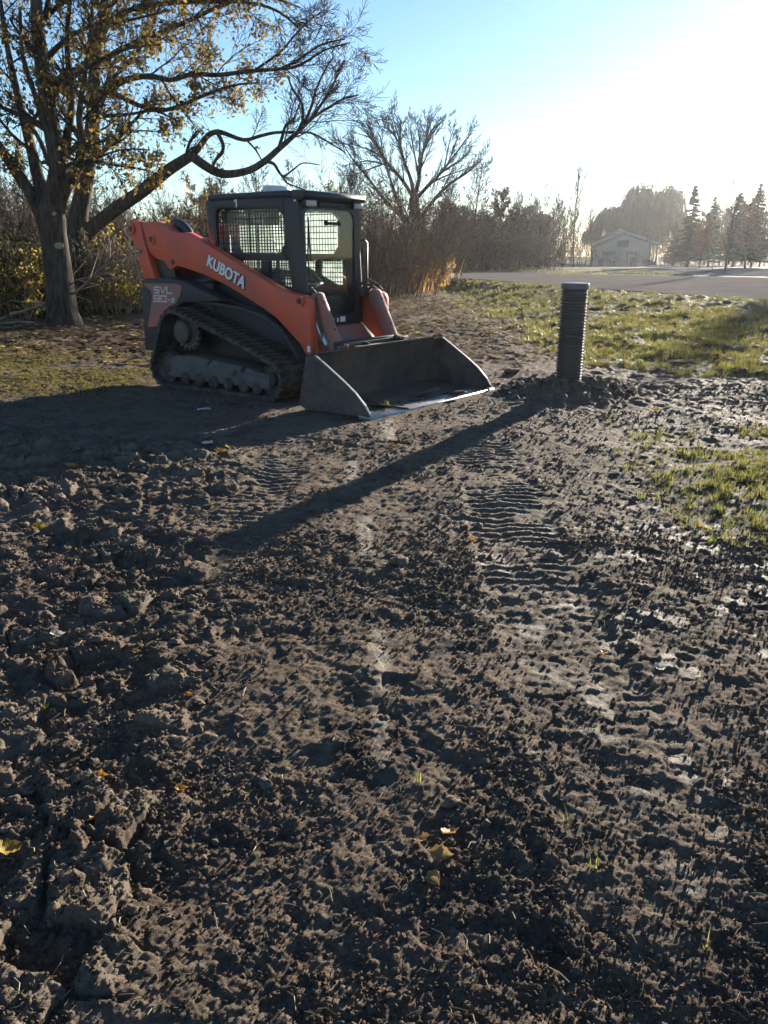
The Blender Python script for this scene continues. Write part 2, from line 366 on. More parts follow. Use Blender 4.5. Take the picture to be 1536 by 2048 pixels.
# ---------------------------------------------------------------- terrain
FOOT_Y = np.array([-50, 4.0, 7.5, 9.0, 9.7, 10.5, 11.8, 15.5, 22.5, 37, 60, 400.]); FOOT_X = np.array([16, 12, 8.5, 6.6, 4.5, 3.4, 2.9, 2.6, 2.5, 2.3, 0.0, -30.])
ROAD_Y = np.array([-50, 6.0, 12, 19.3, 26.9, 38.5, 60, 400.]); ROAD_X = np.array([34, 14.0, 11.4, 8.7, 6.0, 2.9, 0.6, -28.])
PIPE = (1.985, 8.95)
def macro(x, y):
    f = np.interp(y, FOOT_Y, FOOT_X); r = np.maximum(np.interp(y, ROAD_Y, ROAD_X), f+0.5)
    t = np.clip((x-f)/(r-f), 0, 1.0)
    bank = t*t*(3-2*t)
    z = 0.40*bank*(1-1.1*sst(56, 104, y))
    z = z-0.05*sst(-0.8, 0.05, (x-f))*(1-sst(0.1, 1.6, x-f))*sst(9, 12, y)*(1-sst(30, 40, y))
    return z
def zones(x, y):
    wob = (fbm(x*1.1, y*1.1, 71, 3)-0.5)
    xb = -0.28-0.145*y+wob*0.9
    clod = sst(0.12, -0.25, x-xb)*(1-sst(6.2, 7.4, y+wob))
    lane = np.maximum((1-sst(0.19, 0.27, np.abs(x+0.79+wob*0.10)))*sst(3.6, 4.3, y), (1-sst(0.19, 0.27, np.abs(x-0.72-0.02*(y-5)+wob*0.08))))*(1-sst(7.6, 8.6, y))*sst(1.2, 1.7, y)
    lane = lane*(1-clod)*np.clip(0.15+1.5*fbm(x*1.3, y*1.3, 5, 3)-0.1, 0, 1)
    f = np.interp(y, FOOT_Y, FOOT_X)
    bank = sst(-0.3, 0.6, x-f+wob*2.0)*sst(7.5, 9.2, y+0.35*(x-4))
    gn = fbm(x*1.9, y*1.9, 33, 4)
    pr = sst(0.1, 0.9, x-(1.25+0.12*(y-4.0)))*sst(3.6, 4.6, y)*(1-sst(6.6, 7.6, y+0.12*(x-2)))   # right-hand patch
    near = sst(0.65, 1.35, x-0.10*y)*(1-sst(3.6, 4.4, y))*sst(0.47, 0.60, gn)*0.8
    turf = np.maximum(bank*(0.85+0.15*sst(0.36, 0.54, gn+0.05)), np.maximum(pr*sst(0.38, 0.56, gn), near))
    left = sst(-2.2, -3.2, x+wob*2)*sst(8.3, 9.2, y+wob)*(1-sst(12.2, 14.0, y+2*wob))
    turf = np.maximum(turf, left*sst(0.30, 0.52, gn)*0.9)
    litter = sst(1.2, -0.6, x-0.02*y+wob*2)*sst(11.0, 13.5, y+1.5*wob)
    litter = np.maximum(litter, np.maximum(sst(38, 50, y), 0.8*sst(10.5, 12.5, y+wob)*sst(0.6, -0.4, x-f)))
    litter = litter*sst(0.12, 0.42, fbm(x*0.9, y*0.9, 41, 4))
    return dict(clod=clod, lane=lane, bank=bank, turf=turf, litter=litter, right=pr, wob=wob)
def slick_streak(x, y):
    s = 0
    for (cx, cy, hw, hl) in ((-0.015, 2.78, 0.035, 0.26), (-0.22, 5.55, 0.05, 0.35), (0.03, 6.95, 0.06, 0.5), (0.0, 2.2, 0.03, 0.2), (-0.1, 4.2, 0.04, 0.35)):
        s = np.maximum(s, (1-sst(hw*0.5, hw*1.3, np.abs(x-cx+0.010*np.sin(y*9))))*(1-sst(hl*0.6, hl*1.2, np.abs(y-cy))))
    return s*sst(0.30, 0.52, fbm(x*22, y*14, 91, 4, 0.65))
def ground_field(x, y, relief=True):
    Z = zones(x, y); z = macro(x, y)
    if not relief: return z, Z, None, None
    far = 1-sst(26, 40, np.hypot(x, y))
    wx = x+0.05*(fbm(x*7, y*7, 11, 3)-0.5); wy = y+0.05*(fbm(x*7, y*7, 12, 3)-0.5)
    und = (fbm(x*1.6, y*1.6, 3, 4)-0.5)*0.075*(0.6+0.6*Z['clod'])
    L1 = lumps(wx, wy, 0.24, 0.55, 100); L2 = lumps(wx, wy, 0.125, 0.6, 200); L3 = lumps(wx, wy, 0.065, 0.6, 300)
    L4 = lumps(wx*1.0, wy, 0.034, 0.62, 400); L5 = lumps(wx, wy, 0.017, 0.6, 500)
    cut = lambda L, t: np.minimum(L, t+(L-t)*0.22)
    cr, cid = cracks(wx, wy, 0.16, 600); cr2, cid2 = cracks(wx, wy, 0.075, 650)
    patchy = sst(0.38, 0.62, fbm(x*3.1, y*3.1, 21, 3))
    crumbz = np.clip(2.3*(fbm(x*2.1, y*2.1, 25, 4)-0.24), 0.22, 1)*(1-0.75*Z['lane'])
    h = und
    plate = sst(0.02, 0.12, cr); plate2 = sst(0.02, 0.22, cr2)
    h = h+0.82*Z['clod']*(0.24*0.10*cut(L1, 0.34)+0.125*0.20*cut(L2, 0.36)+0.066*plate*(cid-0.25)*sst(0.30, 0.5, fbm(x*2.7, y*2.7, 29, 3))+0.026*plate2*(cid2-0.3)+0.020*(fbm(x*17, y*17, 66, 4, 0.65)-0.5))
    h = h+(1-0.7*Z['lane'])*patchy*(0.125*0.09*cut(L2, 0.3)+0.012*(cid2-0.5)*(1-Z['clod']))
    h = h+(0.5+0.5*patchy)*crumbz*(1-0.3*(1-Z['clod']))*(0.065*0.17*L3+0.034*0.27*L4)+crumbz*0.017*0.38*L5
    # prints of the track bars, pressed in rows along each lane
    ph = (y+0.012*np.sin(x*23)+0.02*(fbm(x*4, y*4, 51, 3)-0.5))/0.082
    bar = np.abs((ph-np.floor(ph))-0.5)*2
    bar = sst(0.35, 0.75, bar)*np.clip(0.3+1.4*fbm(x*6, y*6, 55, 3)-0.2, 0, 1)
    brk = sst(0.30, 0.62, fbm(x*3.3, y*3.3, 57, 3))
    h = h+Z['lane']*(0.0105*bar*sst(3.4, 5.2, y)*(0.55+0.45*brk)+0.007*bar*brk-0.014)
    h = h+(fbm(x*30, y*30, 61, 4, 0.7)-0.5)*0.018+(fbm(x*9, y*9, 65, 3)-0.5)*0.017
    # slick, smeared flats on the right and along the middle
    fl = sst(0.55, 0.66, fbm(x*5.5+3, y*5.5, 81, 4, 0.6))*sst(0.0, 0.5, x-0.1+Z['wob'])*(1-sst(4.2, 5.2, y))*(1-Z['clod'])*0.48
    fl = np.maximum(fl*sst(0.03, 0.10, cr2)*sst(0.42, 0.5, cid2), 0.5*slick_streak(x, y))
    flat = und+0.010*(cid2-0.7)+0.004+(fbm(x*30, y*30, 63, 3)-0.5)*0.007
    flat = flat-0.014*Z['lane']
    h = h*(1-0.9*fl)+flat*0.9*fl
    # spoil heaped round the pipe
    rp = np.hypot(x-PIPE[0], y-PIPE[1]); 
    md = np.exp(-(rp/0.50)**2)
    h = h+0.115*md*(0.7+0.6*fbm(x*5, y*5, 95, 3))+sst(1.15, 0.35, rp)*(0.125*0.6*L2+0.065*0.6*L3)
    rough = sst(2.2, 3.0, x)*sst(7.2, 8.2, y)*(1-sst(10.0, 11.0, y-0.2*x))
    h = h+rough*(0.24*0.10*cut(L1, 0.3)+0.125*0.12*cut(L2, 0.3)+0.07*(fbm(x*6, y*6, 121, 5, 0.62)-0.5))
    grassy = np.clip(Z['bank']+Z['right']*0.6, 0, 1)
    h = h*(1-0.55*grassy)+grassy*((fbm(x*2.2, y*2.2, 87, 4)-0.5)*0.17+0.125*0.10*L2)
    # packed flat under the machine and its bucket
    c, s = math.cos(-0.6436), math.sin(-0.6436)
    mx = (x+0.5371)*c+(y-9.1599)*s; my = -(x+0.5371)*s+(y-9.1599)*c
    fp = sst(0.35, 0.0, np.maximum(np.abs(mx+0.4)-1.75, np.abs(my)-1.1))
    h = h*(1-fp)+(h*0.18-0.012)*fp
    h = h+sst(9, 13, y)*(0.24*0.05*L1+0.125*0.12*L2+0.075*(fbm(x*4, y*4, 111, 5, 0.6)-0.5))*(1-0.5*Z['turf'])
    rr_ = np.interp(y, ROAD_Y, ROAD_X)
    hard = np.maximum(sst(-0.5, 0.1, x-rr_), sst(37.5, 38.5, y)*(1-sst(46, 48, y))*sst(4, 3, x))
    h = h*(1-0.97*hard)
    z = z+h*far+(fbm(x*0.9, y*0.9, 97, 3)-0.5)*0.10*(1-far)*(1-sst(22, 40, y))*(1-hard)
    slick = np.clip(fl*0.85+0.08*Z['lane']*bar, 0, 1)
    pale = np.clip(0.13*slick_streak(x, y)+0.08*fl*cid2+0.08*Z['lane']+0.30*Z['clod']*sst(0.45, 0.7, cid)*sst(0.35, 0.6, fbm(x*4, y*4, 99, 3)), 0, 1)
    return z, Z, slick, pale
def ground_z(x, y):
    z = ground_field(np.array([float(x)]), np.array([float(y)]))[0]
    return float(z[0])

def build_ground():
    rows = [-45, -28, -16, -9, -5, -3, -1.8, -1.0, -0.5, -0.1, 0.2, 0.45, 0.62]
    y = 0.74
    while y < 15: rows.append(y); y += max(0.0032*y, 0.0037)
    while y < 320: rows.append(y); y += (0.0032+0.012*min(1, (y-15)/25))*y
    rows = np.array(rows)
    core = np.linspace(-1, 1, 507); out = 1+np.cumsum(0.012*1.22**np.arange(24))
    s = np.concatenate([-out[::-1], core, out])
    wy = np.clip(rows, 0.74, None)
    w = 0.49*wy+0.36
    X = w[:, None]*s[None, :]; Y = np.repeat(rows[:, None], len(s), 1)
    X = np.clip(X, -158, 158)
    sh = X.shape
    z, Z, slick, pale = ground_field(X.ravel(), Y.ravel())
    V = np.stack([X.ravel(), Y.ravel(), z], 1)
    nr, nc = sh; i = np.arange(nr*nc).reshape(nr, nc)
    Fq = np.stack([i[:-1, :-1], i[:-1, 1:], i[1:, 1:], i[1:, :-1]], -1).reshape(-1, 4)
    # drop squares folded flat at the clipped rim
    Fq = Fq[(np.abs(V[Fq[:, 0], 0]-V[Fq[:, 1], 0]) > 1e-6) & (np.abs(V[Fq[:, 2], 0]-V[Fq[:, 3], 0]) > 1e-6)]
    me = npmesh('ground', V, Fq, M['mud'], True)
    for nm, a in (('turf', Z['turf']), ('litter', Z['litter']), ('slick', slick), ('pale', pale)):
        at_ = me.attributes.new(nm, 'FLOAT', 'POINT'); at_.data.foreach_set('value', a.astype(np.float32))
    o = link('ground', me); tag(o, 'rutted dark mud with clods, tread prints and thin grass running back to the wood', kind='structure')
    return o
ground = build_ground()

def drape(name, near, far_, mat, lift, n=60, m=10, label=None):
    """sheet between two polylines, laid on the terrain"""
    def res(pl):
        pl = np.array(pl, float); d = np.r_[0, np.cumsum(np.hypot(*np.diff(pl, axis=0).T))]; t = np.linspace(0, d[-1], n)
        return np.stack([np.interp(t, d, pl[:, 0]), np.interp(t, d, pl[:, 1])], 1)
    A = res(near); B = res(far_); V = []
    for k in range(m+1):
        P = A+(B-A)*k/m; z = ground_field(P[:, 0], P[:, 1])[0]
        V.append(np.c_[P, np.maximum(z, macro(P[:, 0], P[:, 1]))+lift])
    V = np.concatenate(V); i = np.arange((m+1)*n).reshape(m+1, n)
    Fq = np.stack([i[:-1, :-1], i[:-1, 1:], i[1:, 1:], i[1:, :-1]], -1).reshape(-1, 4)
    o = link(name, npmesh(name, V, Fq, mat, True)); tag(o, label, kind='structure'); return o
drape('road', [(30, 0), (14.0, 6), (11.4, 12), (8.7, 19.3), (6.0, 26.9), (3.9, 35.0), (2.2, 38.6), (-4, 40), (-20, 41)],
      [(46, 20), (30, 26), (22, 32), (16.8, 37.0), (13.0, 40.5), (10.9, 43.2), (9.4, 47.5), (3.2, 45.0), (-20, 46)], M['asphalt'], 0.02, 90, 14, 'grey asphalt road curving past the grass bank')
drape('driveway', [(11.6, 44.8), (14.2, 42.6), (17.5, 39.4), (24, 34.2), (36, 28)], [(14.6, 58), (20, 58), (28, 58), (38, 56), (60, 50)], M['lot'], 0.03, 60, 14, 'pale frosty gravel lot before the cream house')

# ---------------------------------------------------------------- instanced masses (crumbs, grass, litter)
def points_object(name, P, scl, rot, sources, label):
    """points carrying size and turn; a node tree sets one of the source meshes on each"""
    me = bpy.data.meshes.new(name); me.vertices.add(len(P)); me.vertices.foreach_set('co', np.asarray(P, np.float32).ravel())
    a = me.attributes.new('scl', 'FLOAT_VECTOR', 'POINT'); a.data.foreach_set('vector', np.asarray(scl, np.float32).ravel())
    a = me.attributes.new('rot', 'FLOAT_VECTOR', 'POINT'); a.data.foreach_set('vector', np.asarray(rot, np.float32).ravel())
    o = link(name, me); tag(o, label, kind='stuff')
    g = bpy.data.node_groups.new(name, 'GeometryNodeTree')
    g.interface.new_socket('Geometry', in_out='INPUT', socket_type='NodeSocketGeometry'); g.interface.new_socket('Geometry', in_out='OUTPUT', socket_type='NodeSocketGeometry')
    gi = g.nodes.new('NodeGroupInput'); go = g.nodes.new('NodeGroupOutput')
    iop = g.nodes.new('GeometryNodeInstanceOnPoints'); g.links.new(gi.outputs[0], iop.inputs['Points'])
    jn = g.nodes.new('GeometryNodeJoinGeometry')
    for so in sources:
        oi = g.nodes.new('GeometryNodeObjectInfo'); oi.transform_space = 'ORIGINAL'; oi.inputs['Object'].default_value = so; oi.inputs['As Instance'].default_value = True
        g.links.new(oi.outputs['Geometry'], jn.inputs[0])
    g.links.new(jn.outputs[0], iop.inputs['Instance']); iop.inputs['Pick Instance'].default_value = True
    for nm, sk in (('scl', 'Scale'), ('rot', 'Rotation')):
        na = g.nodes.new('GeometryNodeInputNamedAttribute'); na.data_type = 'FLOAT_VECTOR'; na.inputs['Name'].default_value = nm
        g.links.new(na.outputs['Attribute'], iop.inputs[sk])
    g.links.new(iop.outputs[0], go.inputs[0])
    md = o.modifiers.new('scatter', 'NODES'); md.node_group = g
    return o
# ---------------------------------------------------------------- mud clods
rng = np.random.default_rng(7); random.seed(7)
def clod_mesh(seed, sub=3, flat=0.7, smooth=True):
    t = bmesh.new(); bmesh.ops.create_icosphere(t, subdivisions=sub, radius=1.0)
    off = Vector((seed*7.1, seed*3.3, seed*1.7))
    for v in t.verts:
        p = v.co.copy()
        d = 0.72+0.50*mnoise.noise(p*0.9+off)+0.26*mnoise.noise(p*2.1+off)+0.13*mnoise.noise(p*4.7+off)
        c = mnoise.noise(p*1.3-off)
        v.co = p*d
    rr = random.Random(seed*13+5)
    for k in range(9):
        nn = Vector((rr.gauss(0, 1), rr.gauss(0, 1), rr.gauss(0, 1))).normalized(); lim = rr.uniform(0.42, 0.72)
        for v in t.verts:
            e = v.co.dot(nn)-lim
            if e > 0: v.co -= nn*e*0.9
    for v in t.verts:
        p = v.co.normalized(); c = mnoise.noise(p*1.3-off); v.co += p*0.10*mnoise.noise(p*5.1-off); v.co.z *= flat
        v.co += p*0.10*(1 if c > 0.12 else (-1 if c < -0.2 else 0))
    me = bpy.data.meshes.new('mud_clod'); t.to_mesh(me); t.free(); me.materials.append(M['clod'])
    me.polygons.foreach_set('use_smooth', [smooth]*len(me.polygons)); return me
clod_meshes = [clod_mesh(k, 3, random.uniform(0.5, 0.9)) for k in range(7)]
small_meshes = [clod_mesh(20+k, 2, random.uniform(0.6, 0.95), False) for k in range(6)]
def put_clod(x, y, s, label, group=None, me=None, stretch=1.0, zoff=0.15):
    o = link('mud_clod', me or random.choice(clod_meshes)); o.location = (x, y, ground_z(x, y)+s*zoff)
    o.scale = (s*stretch, s, s*random.uniform(0.7, 1.0)); o.rotation_euler = (random.uniform(-.4, .4), random.uniform(-.4, .4), random.uniform(0, 6.28))
    return tag(o, label, 'clod', group)
# singled-out clods
for (u, v, s, lab) in ((1023, 748, 0.13, 'dark lump of mud left of the foot of the corrugated pipe'),
                       (1270, 1296, 0.042, 'flat pale-topped clod beside the orange leaf on the right'),
                       (1105, 1110, 0.075, 'wide clod crowning a low ridge at mid right'),
                       (350, 1497, 0.035, 'rounded grey clod on the crumbly mud at lower left'),
                       (905, 1615, 0.032, 'upright dark clod above the four golden leaves'),
                       (800, 1130, 0.07, 'clod just below the shadow of the pipe')):
    p = on_ground(u, v); put_clod(p.x, p.y, s, lab, None)
# the larger clods of the turned soil
srcs = []
cnt = 0
while cnt < 150:
    y = 1.45+5.2*random.random()**1.3; x = random.uniform(-0.50*y-0.1, -0.2-0.13*y) if random.random() < 0.62 else random.uniform(-0.5*y, 0.5*y)
    if y > 5 and x > -0.6: continue
    put_clod(x, y, random.uniform(0.013, 0.030)*(0.55+0.22*y), 'dark angular clod in the turned soil of the foreground', 'loose clods on the turned soil'); cnt += 1
for k in range(80):
    a = random.uniform(0, 6.28); r = 0.22+abs(random.gauss(0, 0.33)); s = random.uniform(0.03, 0.085)
    put_clod(PIPE[0]+r*math.cos(a), PIPE[1]+r*math.sin(a)*0.8, s, 'dark clod in the spoil heaped round the pipe foot', 'clods heaped round the pipe')
# source meshes for the crumbs are clods that lie in view themselves
for k, me in enumerate(small_meshes):
    x, y = (-0.55+0.2*k, 1.75+0.11*((k*3) % 5)); srcs.append(put_clod(x, y, 0.014, 'small crumb of mud on the near ground', 'small mud crumbs near the camera', me))
def scatter_xy(n, y0, y1, pw, fx=0.50, c=0.25):
    y = y0+(y1-y0)*rng.random(n)**pw; x = (rng.random(n)*2-1)*(fx*y+c); return x, y
def crumbs():
    x1, y1 = scatter_xy(85000, 1.05, 4.2, 1.5); x2, y2 = scatter_xy(40000, 3.5, 9.5, 1.3)
    x = np.r_[x1, x2]; y = np.r_[y1, y2]
    z, Z, sl, pa = ground_field(x, y)
    dens = np.clip(2.3*(fbm(x*2.1, y*2.1, 25, 4)-0.24), 0.22, 1)*(1-0.75*Z['lane'])*(1-0.85*np.clip(sl*2, 0, 1))*(1-0.6*Z['right'])*(1-0.7*Z['bank'])
    dens = np.maximum(dens, Z['clod']*0.75)
    rp = np.hypot(x-PIPE[0], y-PIPE[1]); dens = np.maximum(dens, sst(1.0, 0.4, rp))
    c, s = math.cos(-0.6436), math.sin(-0.6436)
    mx = (x+0.5371)*c+(y-9.1599)*s; my = -(x+0.5371)*s+(y-9.1599)*c
    dens = dens*(np.maximum(np.abs(mx+0.4)-1.8, np.abs(my)-1.15) > 0)
    k = rng.random(len(x)) < dens
    x, y, z = x[k], y[k], z[k]
    s = (0.0017+0.0074*rng.random(len(x))**5.0)*(0.75+0.26*y)
    s3 = s[:, None]*(0.75+0.5*rng.random((len(x), 3)))
    rot = rng.random((len(x), 3))*6.28
    points_object('mud_crumbs', np.c_[x, y, z+s*0.25], s3, rot, srcs, 'fine crumbs of mud strewn over the ground')
crumbs()
# straw and twig bits
def straw():
    n = 900; x, y = scatter_xy(n, 1.1, 6.5, 1.5); z = ground_field(x, y)[0]; V = []; Fq = []
    for i in range(n):
        L = random.uniform(0.012, 0.05)*(0.7+0.15*y[i]); a = random.uniform(0, 6.28); w = random.uniform(0.0007, 0.0016)*(0.7+0.2*y[i]); t = random.uniform(-0.35, 0.5)
        d = Vector((math.cos(a), math.sin(a), t)).normalized(); sd_ = Vector((-math.sin(a), math.cos(a), 0))*w; c = Vector((x[i], y[i], z[i]+0.006)); b = len(V); md = Vector((random.gauss(0, .1), random.gauss(0, .1), 0.12))*L
        for q in (c-d*L*0.5, c+md, c+d*L*0.5): V += [q-sd_, q+sd_, q+Vector((0, 0, w*1.5))]
        for r in (0, 3):
            for k in range(3): Fq.append((b+r+k, b+r+(k+1) % 3, b+r+3+(k+1) % 3, b+r+3+k))
    o = link('straw', npmesh('straw', V, Fq, M['straw'])); tag(o, 'scattered bits of straw and twig on the mud', kind='stuff')
straw()
# ---------------------------------------------------------------- fallen leaves
def leaf_mesh(seed, mat, curl=0.5):
    rr = random.Random(seed); out = []; n = 9; V = []; Fc = []
    for i in range(n+1):
        t = i/n; w = 0.40*math.sin(math.pi*min(1, t*1.05)**0.75)*(1-0.18*(i % 2)) if 0 < i < n else 0.012
        x = t-0.5; zc = curl*0.30*(x*2)**2+0.05*rr.uniform(-1, 1)
        for k in (-1, -0.5, 0, 0.5, 1):
            V.append((x, k*w, zc+curl*0.9*w*abs(k)**1.4*(1+0.5*rr.uniform(-1, 1))+(0 if k else -0.02)))
    for i in range(n):
        for k in range(4): a = i*5+k; Fc.append((a, a+1, a+6, a+5))
    b = len(V)                                   # stalk
    for t in range(3):
        p = Vector((-0.5-0.16*t, 0.03*t*t, curl*0.3+0.03*t))
        V += [tuple(p+Vector((0, 0.012, 0))), tuple(p+Vector((0, -0.006, 0.01))), tuple(p+Vector((0, -0.006, -0.01)))]
    for t in range(2):
        for k in range(3): Fc.append((b+3*t+k, b+3*t+(k+1) % 3, b+3*t+3+(k+1) % 3, b+3*t+3+k))
    me = npmesh('fallen_leaf', V, Fc, mat, True)
    return me
def solid_leaf(name, c0, c1):
    m, n, out = new_mat(name); p = N(n, 'ShaderNodeBsdfPrincipled'); f = noise_fac(n, 6, 5, 0.7)
    tc = N(n, 'ShaderNodeTexCoord'); wv = N(n, 'ShaderNodeTexWave'); wv.inputs['Scale'].default_value = 4.5; wv.inputs['Distortion'].default_value = 1.2; n.links.new(tc.outputs['Object'], wv.inputs['Vector'])
    c = mixc(n, ramp(n, f, [(0.35, 0.0), (0.7, 1.0)]), c0, c1)
    n.links.new(c, p.inputs['Base Color']); p.inputs['Roughness'].default_value = 0.6; p.inputs['Specular IOR Level'].default_value = 0.2
    n.links.new(bump(n, wv.outputs['Fac'], 0.12, 0.02), p.inputs['Normal'])
    t = N(n, 'ShaderNodeBsdfTranslucent'); n.links.new(c, t.inputs[0]); mx = N(n, 'ShaderNodeMixShader'); mx.inputs[0].default_value = 0.3
    n.links.new(p.outputs[0], mx.inputs[1]); n.links.new(t.outputs[0], mx.inputs[2]); n.links.new(mx.outputs[0], out.inputs[0]); return m
LM = dict(gold=solid_leaf('tan_leaf', (0.25, 0.145, 0.052), (0.40, 0.25, 0.105)), orange=solid_leaf('orange_leaf', (0.42, 0.17, 0.03), (0.5, 0.27, 0.05)), yellow=solid_leaf('yellow_leaf', (0.34, 0.215, 0.035), (0.28, 0.16, 0.035)), pale=solid_leaf('pale_leaf', (0.40, 0.36, 0.29), (0.52, 0.47, 0.38)))
def put_leaf(u, v, size, kind, rz, label, tilt=(0.2, 0.1), curl=0.5, sd_=0):
    p = on_ground(u, v); o = link('fallen_leaf', leaf_mesh(sd_ or int(u), LM[kind], curl))
    o.location = (p.x, p.y, ground_z(p.x, p.y)+0.012+0.1*size); o.scale = (size, size, size); o.rotation_euler = (tilt[0], tilt[1], rz)
    return tag(o, label, 'leaf')
for a in ((843, 1690, 0.048, 'gold', 2.9, 'curled tan leaf, upper left of the four-leaf cluster', (0.1, 0.35)), (900, 1687, 0.056, 'gold', 0.5, 'curled tan leaf, upper right of the four-leaf cluster', (-0.3, 0.2)),
          (884, 1729, 0.062, 'gold', -0.3, 'broad wet tan leaf in the middle of the four-leaf cluster', (0.35, -0.1)), (869, 1768, 0.050, 'gold', -1.05, 'long tan leaf, lowest of the four-leaf cluster', (0.4, 0.1)),
          (364, 1586, 0.038, 'orange', 0.3, 'small orange leaf half buried in crumbs at lower left'), (205, 1574, 0.040, 'orange', 0.1, 'flat pale orange leaf on a cracked plate of mud'),
          (196, 1650, 0.050, 'orange', 1.2, 'bright orange torn leaf beside a clod at lower left'), (28, 1722, 0.070, 'yellow', 0.7, 'large amber leaf at the left picture edge'),
          (118, 1287, 0.060, 'pale', 0.4, 'crumpled pale leaf among clods on the left'), (1207, 1309, 0.042, 'yellow', 1.3, 'upright amber leaf on the right mud'),
          (945, 1086, 0.055, 'orange', 0.1, 'tan leaf lying below the pipe shadow'), (275, 1325, 0.035, 'yellow', 0.3, 'tiny yellow leaf on the left clods'),
          (443, 911, 0.10, 'yellow', 0.2, 'yellow leaf at the rim of the machine shadow'), (458, 903, 0.08, 'yellow', 1.9, 'second yellow leaf touching the first at the shadow rim'),
          (326, 918, 0.07, 'orange', 0.6, 'orange leaf below the machine shadow, left'), (145, 940, 0.09, 'orange', 0.2, 'orange leaf on clods at far left'), (80, 1055, 0.09, 'yellow', 0.2, 'thin yellow leaf at the left rim'),
          (1157, 1072, 0.05, 'pale', 1.0, 'small white curled leaf below the grass patch'), (1320, 1346, 0.055, 'pale', 0.2, 'pale glinting leaf near the flat clod'), (1313, 826, 0.13, 'yellow', 0.3, 'yellow-green leaf in the shaded ground right of the pipe'),
          (787, 898, 0.08, 'yellow', 0.2, 'small yellow leaf above the pipe shadow'), (378, 1404, 0.03, 'orange', 0.4, 'shrivelled orange leaf on crumbly mud'), (1235, 760, 0.1, 'pale', 0.3, 'white leaf fragment beside the pipe spoil')):
    put_leaf(*a)
def scrap(u, v, s, label):
    p = on_ground(u, v); t = bmesh.new(); bmesh.ops.create_grid(t, x_segments=7, y_segments=5, size=0.5)
    for q in t.verts: q.co.z = 0.22*mnoise.noise(q.co*3.1+Vector((u, 0, 0)))+0.25*(0.25-q.co.x**2); q.co.x *= 1.5+0.3*mnoise.noise(q.co*4); q.co.y *= 0.8
    me = bpy.data.meshes.new('paper_scrap'); t.to_mesh(me); t.free(); me.materials.append(M['paper'])
    o = link('paper_scrap', me); o.location = (p.x, p.y, ground_z(p.x, p.y)+0.02); o.scale = (s, s, s); o.rotation_euler = (0.1, 0, random.uniform(0, 1)); tag(o, label, 'paper scrap')
scrap(409, 823, 0.085, 'crumpled white scrap in the machine shadow'); scrap(415, 889, 0.06, 'grey-white scrap at the edge of the machine shadow')
def stick(u, v, L, r, a, label):
    p = on_ground(u, v); z = ground_z(p.x, p.y)+0.012; d = Vector((math.cos(a), math.sin(a), 0.06)); q = Vector((p.x, p.y, z))
    b = MB(); b.tube([q-d*L*.5, q-d*L*.1+Vector((0, .004, .004)), q+d*L*.5], [r, r*.9, r*.5], 6); o = b.build('stick', M['twig_pale']); tag(o, label, 'stick')
stick(489, 1397, 0.055, 0.004, 1.5, 'short pale stick standing out of crumbly mud at left'); stick(1113, 1955, 0.06, 0.0012, 2.4, 'thin straw stalk at lower right'); stick(432, 1850, 0.05, 0.0012, 1.9, 'thin dry stalk at bottom centre left')

# ---------------------------------------------------------------- grass
def tuft_mesh(seed, n=16, h=1.0, spread=0.5):
    rr = random.Random(seed); V = []; Fq = []
    for i in range(n):
        a = rr.uniform(0, 6.28); b0 = Vector((rr.gauss(0, .16), rr.gauss(0, .16), -0.06)); H = h*rr.uniform(0.45, 1.1); ln = rr.uniform(0.1, 0.9)*spread*H; w = rr.uniform(0.018, 0.034)
        sd_ = Vector((-math.sin(a), math.cos(a), 0))*w; d = Vector((math.cos(a), math.sin(a), 0)); b = len(V)
        for t in (0, 0.4, 0.75, 1.0):
            c = b0+d*ln*t*t+Vector((0, 0, H*t*(1-0.22*t*ln))); k = (1-t)**0.6+0.05
            V += [c-sd_*k, c+sd_*k]
        for t in range(3): q = b+2*t; Fq.append((q, q+1, q+3, q+2))
    return npmesh('grass_tuft', V, Fq, M['grass'])
tufts = []
for k, (u, v, s, lab) in enumerate(((90, 1432, 0.055, 'small green tuft alone among clods at left'), (835, 1572, 0.045, 'few green blades sprouting beside the four leaves'), (1132, 1645, 0.05, 'green blades rising from slick mud at lower right'), (1185, 1735, 0.05, 'short green blades in a wet print at lower right'), (1412, 1890, 0.045, 'tiny green tuft near the lower right corner'))):
    p = on_ground(u, v); o = link('grass_tuft', tuft_mesh(k, 9 if k else 18, 1.0, 0.7)); o.location = (p.x, p.y, ground_z(p.x, p.y)); o.scale = (s, s, s); tag(o, lab, 'grass tuft'); tufts.append(o)
src_t = []
for k in range(4):
    p = on_ground(*[(1290, 900), (1400, 905), (1330, 960), (1470, 930)][k]); o = link('grass_tuft', tuft_mesh(30+k, 16, 1.0, 0.8)); o.location = (p.x, p.y, ground_z(p.x, p.y)); o.scale = (0.09,)*3
    tag(o, 'green grass tuft in the sunlit patch below the pipe', 'grass tuft', 'tufts in the sunlit right patch'); src_t.append(o)
src_d = []
for k in range(2):
    p = on_ground(*[(120, 742), (215, 725)][k]); o = link('dry_tuft', tuft_mesh(50+k, 18, 0.8, 1.3)); o.data.materials[0] = M['turf_dry']; o.location = (p.x, p.y, ground_z(p.x, p.y)); o.scale = (0.04,)*3
    tag(o, 'short straw-coloured tuft in the trodden lawn behind the loader', 'grass tuft', 'dry tufts behind the loader'); src_d.append(o)
